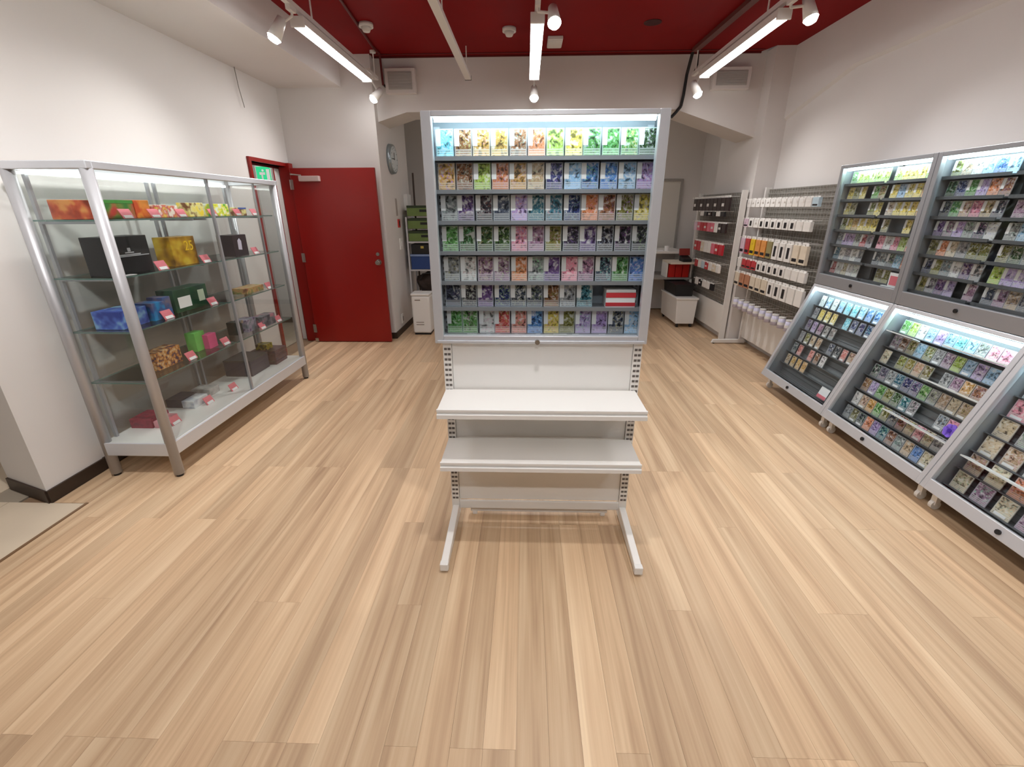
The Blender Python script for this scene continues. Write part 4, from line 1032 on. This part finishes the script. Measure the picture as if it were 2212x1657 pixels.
P_green2 = print_material('dark_green_print', (26, 66, 44), (36, 84, 56), (30, 72, 60), 8)
BLK = mat('black_carton', (34, 36, 40), 0.35)
NAVY = mat('navy_carton', (42, 42, 66), 0.4)
DKP = mat('dark_plum_carton', (40, 24, 34), 0.4)
SILV = mat('silver_print', (176, 180, 186), 0.4)
GOLDP = mat('yellow_print_plain', (240, 200, 30), 0.4)
z1, z2, z3, z4, z5 = 1.475, 1.185, 0.895, 0.598, 0.2242
prod('carton', -2.30, 0.12, 2.40, 2.55, z1, 0.095, P_redb, 'brick red carton on the top shelf of the glass cabinet')
prod('carton', -2.30, 0.12, 2.56, 2.79, z1, 0.098, P_grn, 'green and red printed carton on the top shelf of the glass cabinet', front=(mat('green_band', (70, 140, 60), 0.4), 0, 1, 0.82, 1))
prod('carton', -2.30, 0.10, 2.80, 2.91, z1, 0.10, P_or, 'orange carton on the top shelf of the glass cabinet')
prod('carton', -2.30, 0.08, 2.96, 3.05, z1, 0.075, P_mix, 'small speckled pastel carton on the top shelf of the glass cabinet')
prod('carton', -2.31, 0.08, 3.07, 3.16, z1, 0.07, P_mix, 'small speckled carton next to a pink tag on the top shelf', )
prod('carton', -2.29, 0.08, 3.235, 3.39, z1, 0.09, P_yel, 'yellow and brown printed carton on the top shelf of the glass cabinet')
prod('carton', -2.29, 0.08, 3.50, 3.68, z1, 0.085, P_gy, 'green and yellow printed carton on the top shelf of the glass cabinet')
prod('carton', -2.29, 0.07, 3.80, 3.91, z1, 0.06, P_yel, 'small yellow carton at the door end of the top shelf', front=(mat('blue_band', (60, 90, 170), 0.4), 0, 1, 0.8, 1))
price_tag(-2.25, 2.68, z1, 0, 'before the green and red carton'); price_tag(-2.25, 2.89, z1, 0, 'before the orange carton'); price_tag(-2.25, 3.12, z1, 0, 'before the speckled cartons')
price_tag(-2.25, 3.44, z1, 0, 'beside the yellow and brown carton'); price_tag(-2.25, 3.74, z1, 0, 'beside the green and yellow carton'); price_tag(-2.25, 3.97, z1, 0, 'beside the small yellow carton')
t = prod('gift_box', -2.22, 0.13, 2.43, 2.72, z2, 0.20, BLK, 'large black gift box with silver lettering lines in the glass cabinet', front=(SILV, 0.06, 0.96, 0.46, 0.485))
build('emblem', MB().box(-2.22, -2.2188, 2.545, 2.605, z2 + 0.11, z2 + 0.116).box(-2.22, -2.2188, 2.565, 2.585, z2 + 0.118, z2 + 0.138), SILV, t, label='small silver emblem')
build('lettering', MB().box(-2.22, -2.2188, 2.50, 2.65, z2 + 0.099, z2 + 0.105), SILV, t)
price_tag(-2.175, 2.74, z2, 0, 'before the large black gift box')
tag(build('price_slip', MB().box(-2.205, -2.165, 2.43, 2.52, z2 + 0.0005, z2 + 0.002), PAPER, origin=(-2.185, 2.475, z2)), 'white paper slip lying before the large black gift box', 'paper')
t = prod('gift_box', -2.20, 0.11, 2.87, 3.09, z2, 0.175, P_gold, 'gold gift box with yellow number 25 in the glass cabinet')
price_tag(-2.16, 3.12, z2, 0, 'before the gold gift box')
def text_on(txt, size, loc, mt, parent, rot):
    cu = bpy.data.curves.new('lettering', 'FONT'); cu.body = txt; cu.size = size; cu.extrude = 0.0006; cu.align_x = 'CENTER'; cu.align_y = 'CENTER'
    ob = bpy.data.objects.new('tmp', cu); COL.objects.link(ob)
    dg = bpy.context.evaluated_depsgraph_get()
    me = bpy.data.meshes.new_from_object(ob.evaluated_get(dg))
    bpy.data.objects.remove(ob, do_unlink=True)
    me.materials.clear(); me.materials.append(mt)
    o = bpy.data.objects.new('lettering', me); COL.objects.link(o); o.parent = parent
    ox = ORIG[parent.name]
    o.location = (loc[0] - ox[0], loc[1] - ox[1], loc[2] - ox[2]); o.rotation_euler = rot
    return o
text_on('25', 0.085, (-2.199, 3.025, z2 + 0.115), GOLDP, t, (R(90), 0, R(90)))
t = prod('gift_box', -2.20, 0.12, 3.50, 3.68, z2, 0.155, DKP, 'dark plum gift box with white figure print in the glass cabinet')
build('front_print', MB().prism([(3.555, z2 + 0.05), (3.60, z2 + 0.045), (3.605, z2 + 0.11), (3.585, z2 + 0.13), (3.56, z2 + 0.115)], 'x', -2.20, -2.1988), mat('pale_lilac_print', (214, 206, 226), 0.4), t)
price_tag(-2.18, 3.76, z2, 0, 'beside the dark plum gift box')
prod('carton', -2.24, 0.16, 2.41, 2.60, z3, 0.10, P_blue, 'blue printed carton on the middle shelf of the glass cabinet')
prod('carton', -2.22, 0.12, 2.62, 2.72, z3, 0.105, P_blue2, 'sky blue carton beside the blue one on the middle shelf')
prod('carton', -2.24, 0.10, 2.735, 2.80, z3, 0.12, P_blue2, 'narrow sky blue carton next to the green gift box')
t = prod('gift_box', -2.24, 0.11, 2.83, 3.15, z3, 0.145, P_green2, 'dark green gift box with two pale labels in the glass cabinet', front=(PAPER, 0.10, 0.46, 0.18, 0.66))
build('front_label', MB().box(-2.24, -2.2388, 3.055, 3.115, z3 + 0.04, z3 + 0.115), mat('pale_green_label', (206, 224, 200), 0.5), t)
price_tag(-2.19, 2.70, z3, 0, 'before the sky blue carton'); price_tag(-2.19, 3.13, z3, 0, 'before the dark green gift box')
prod('flat_pack', -2.19, 0.12, 3.53, 3.77, z3, 0.045, print_material('brown_print', (150, 96, 60), (200, 160, 100), (120, 130, 70), 22), 'low brown printed pack on the middle shelf near the door', cat='pack')
price_tag(-2.165, 3.83, z3, 0, 'beside the low brown pack')
prod('carton', -2.24, 0.10, 2.56, 2.77, z4, 0.11, P_multi, 'densely patterned brown and gold carton on the fourth shelf')
price_tag(-2.19, 2.80, z4, 0, 'before the densely patterned carton'); price_tag(-2.18, 3.15, z4, 0, 'beside the pink carton')
prod('carton', -2.27, 0.07, 2.96, 3.06, z4, 0.13, mat('lime_carton', (110, 190, 90), 0.5), 'bright green carton standing on the fourth shelf')
prod('carton', -2.23, 0.05, 3.03, 3.12, z4, 0.10, mat('pink_carton', (222, 86, 140), 0.5), 'bright pink carton before the green one on the fourth shelf')
prod('carton', -2.25, 0.08, 3.40, 3.47, z4, 0.10, mat('blackgreen_carton', (26, 40, 38), 0.4), 'small black carton on the fourth shelf of the glass cabinet')
prod('carton', -2.22, 0.10, 3.49, 3.62, z4, 0.10, print_material('grey_print', (120, 130, 140), (170, 160, 180), (90, 70, 110), 24), 'grey and violet printed carton on the fourth shelf')
prod('carton', -2.18, 0.09, 3.64, 3.84, z4, 0.09, print_material('slate_print', (60, 60, 80), (110, 120, 130), (180, 120, 140), 18), 'slate printed carton at the door end of the fourth shelf')
price_tag(-2.165, 3.62, z4, 0, 'before the slate printed carton'); price_tag(-2.165, 3.88, z4, 0, 'at the door end of the fourth shelf')
for k in range(7):
    y = 2.535 + k * 0.022
    tag(build('booster_box', MB().box(-2.50, -2.36, y - 0.010, y + 0.010, z5 + 0.0005, z5 + 0.062), P_crim, origin=(-2.43, y, z5), bevel=0.001), 'slim crimson box in the row on the cabinet base', 'box', 'slim crimson boxes on the cabinet base')
for k in range(3):
    y = 2.55 + k * 0.045
    tag(build('pink_box', MB().box(-2.352, -2.29, y - 0.02, y + 0.02, z5 + 0.0005, z5 + 0.045), mat('pale_pink_carton', (222, 150, 160), 0.5), origin=(-2.32, y, z5), bevel=0.001), 'pale pink carton beside the crimson boxes', 'box', 'pale pink cartons on the cabinet base')
price_tag(-2.255, 2.60, z5, 0, 'on the base before the crimson boxes')
prod('carton', -2.392, 0.115, 2.84, 3.00, z5, 0.06, NAVY, 'navy carton behind the white one on the cabinet base')
prod('carton', -2.30, 0.085, 2.83, 2.98, z5, 0.055, print_material('white_blue_print', (236, 238, 240), (200, 206, 214), (160, 170, 190), 16), 'white and pale blue carton on the cabinet base')
price_tag(-2.25, 2.93, z5, 0, 'on the base before the white carton')
prod('carton', -2.34, 0.14, 3.06, 3.17, z5, 0.05, print_material('greyish_print', (140, 140, 142), (180, 176, 174), (206, 200, 196), 12), 'grey carton on the cabinet base')
price_tag(-2.23, 3.19, z5, 0, 'on the base before the grey carton')
t = prod('gift_box', -2.26, 0.225, 3.48, 3.75, z5, 0.125, NAVY, 'large dark navy box lying on the cabinet base')
build('lid', MB().box(-2.487, -2.258, 3.478, 3.752, z5 + 0.125, z5 + 0.135), mat('dark_grey_lid', (60, 60, 66), 0.4), t)
for k in range(4):
    prod('flat_box', -2.22, 0.22, 3.79 + 0.01 * (k % 2), 3.985 + 0.01 * (k % 2), z5 + 0.031 * k, 0.030, print_material('plum_print_%d' % k, (44, 26, 40), (90, 50, 60), (60, 40, 66), 16), 'flat dark plum box in the stack on the cabinet base', 'flat plum boxes on the cabinet base')
prod('carton', -2.30, 0.10, 3.82, 3.92, z5 + 0.1245, 0.05, print_material('olive_print', (90, 90, 20), (180, 160, 30), (40, 40, 20), 20), 'olive carton on top of the flat plum boxes')

# unseen lamp added to light the corridor
cl = thing('corridor_fill_lamp', (-3.15, 5.2, 2.45), 'added unseen fill lamp on the corridor ceiling', 'ceiling lamp')
build('panel', MB().box(-3.3, -3.0, 4.6, 5.8, 2.42, 2.449), WHITE_M, cl)
build('diffuser', MB().box(-3.28, -3.02, 4.62, 5.78, 2.415, 2.42), mat('fill_diffuser', (255, 255, 255), 0.5, emit=LAMP_COL, estr=9.0), cl)
cl = thing('entrance_fill_lamp', (-3.5, 0.6, 2.71), 'added unseen fill lamp over the beige entrance tiles', 'ceiling lamp')  # added out of view to brighten the entrance tiles
build('panel', MB().box(-3.65, -3.35, 0.0, 1.2, 2.68, 2.71), WHITE_M, cl)
build('diffuser', MB().box(-3.63, -3.37, 0.02, 1.18, 2.675, 2.68), mat('fill_diffuser'), cl)
cl = thing('rear_lamp', (0.5, 6.9, ZC), 'white ceiling panel lamp behind the cross beam', 'ceiling lamp')
build('panel', MB().box(-0.1, 1.1, 6.75, 7.05, ZC - 0.04, ZC), WHITE_M, cl)
build('diffuser', MB().box(-0.08, 1.08, 6.77, 7.03, ZC - 0.045, ZC - 0.04), mat('rear_diffuser', (255, 255, 255), 0.5, emit=LAMP_COL, estr=5.0), cl)
print('cards', NCARD, 'planks', len(front), len(back))
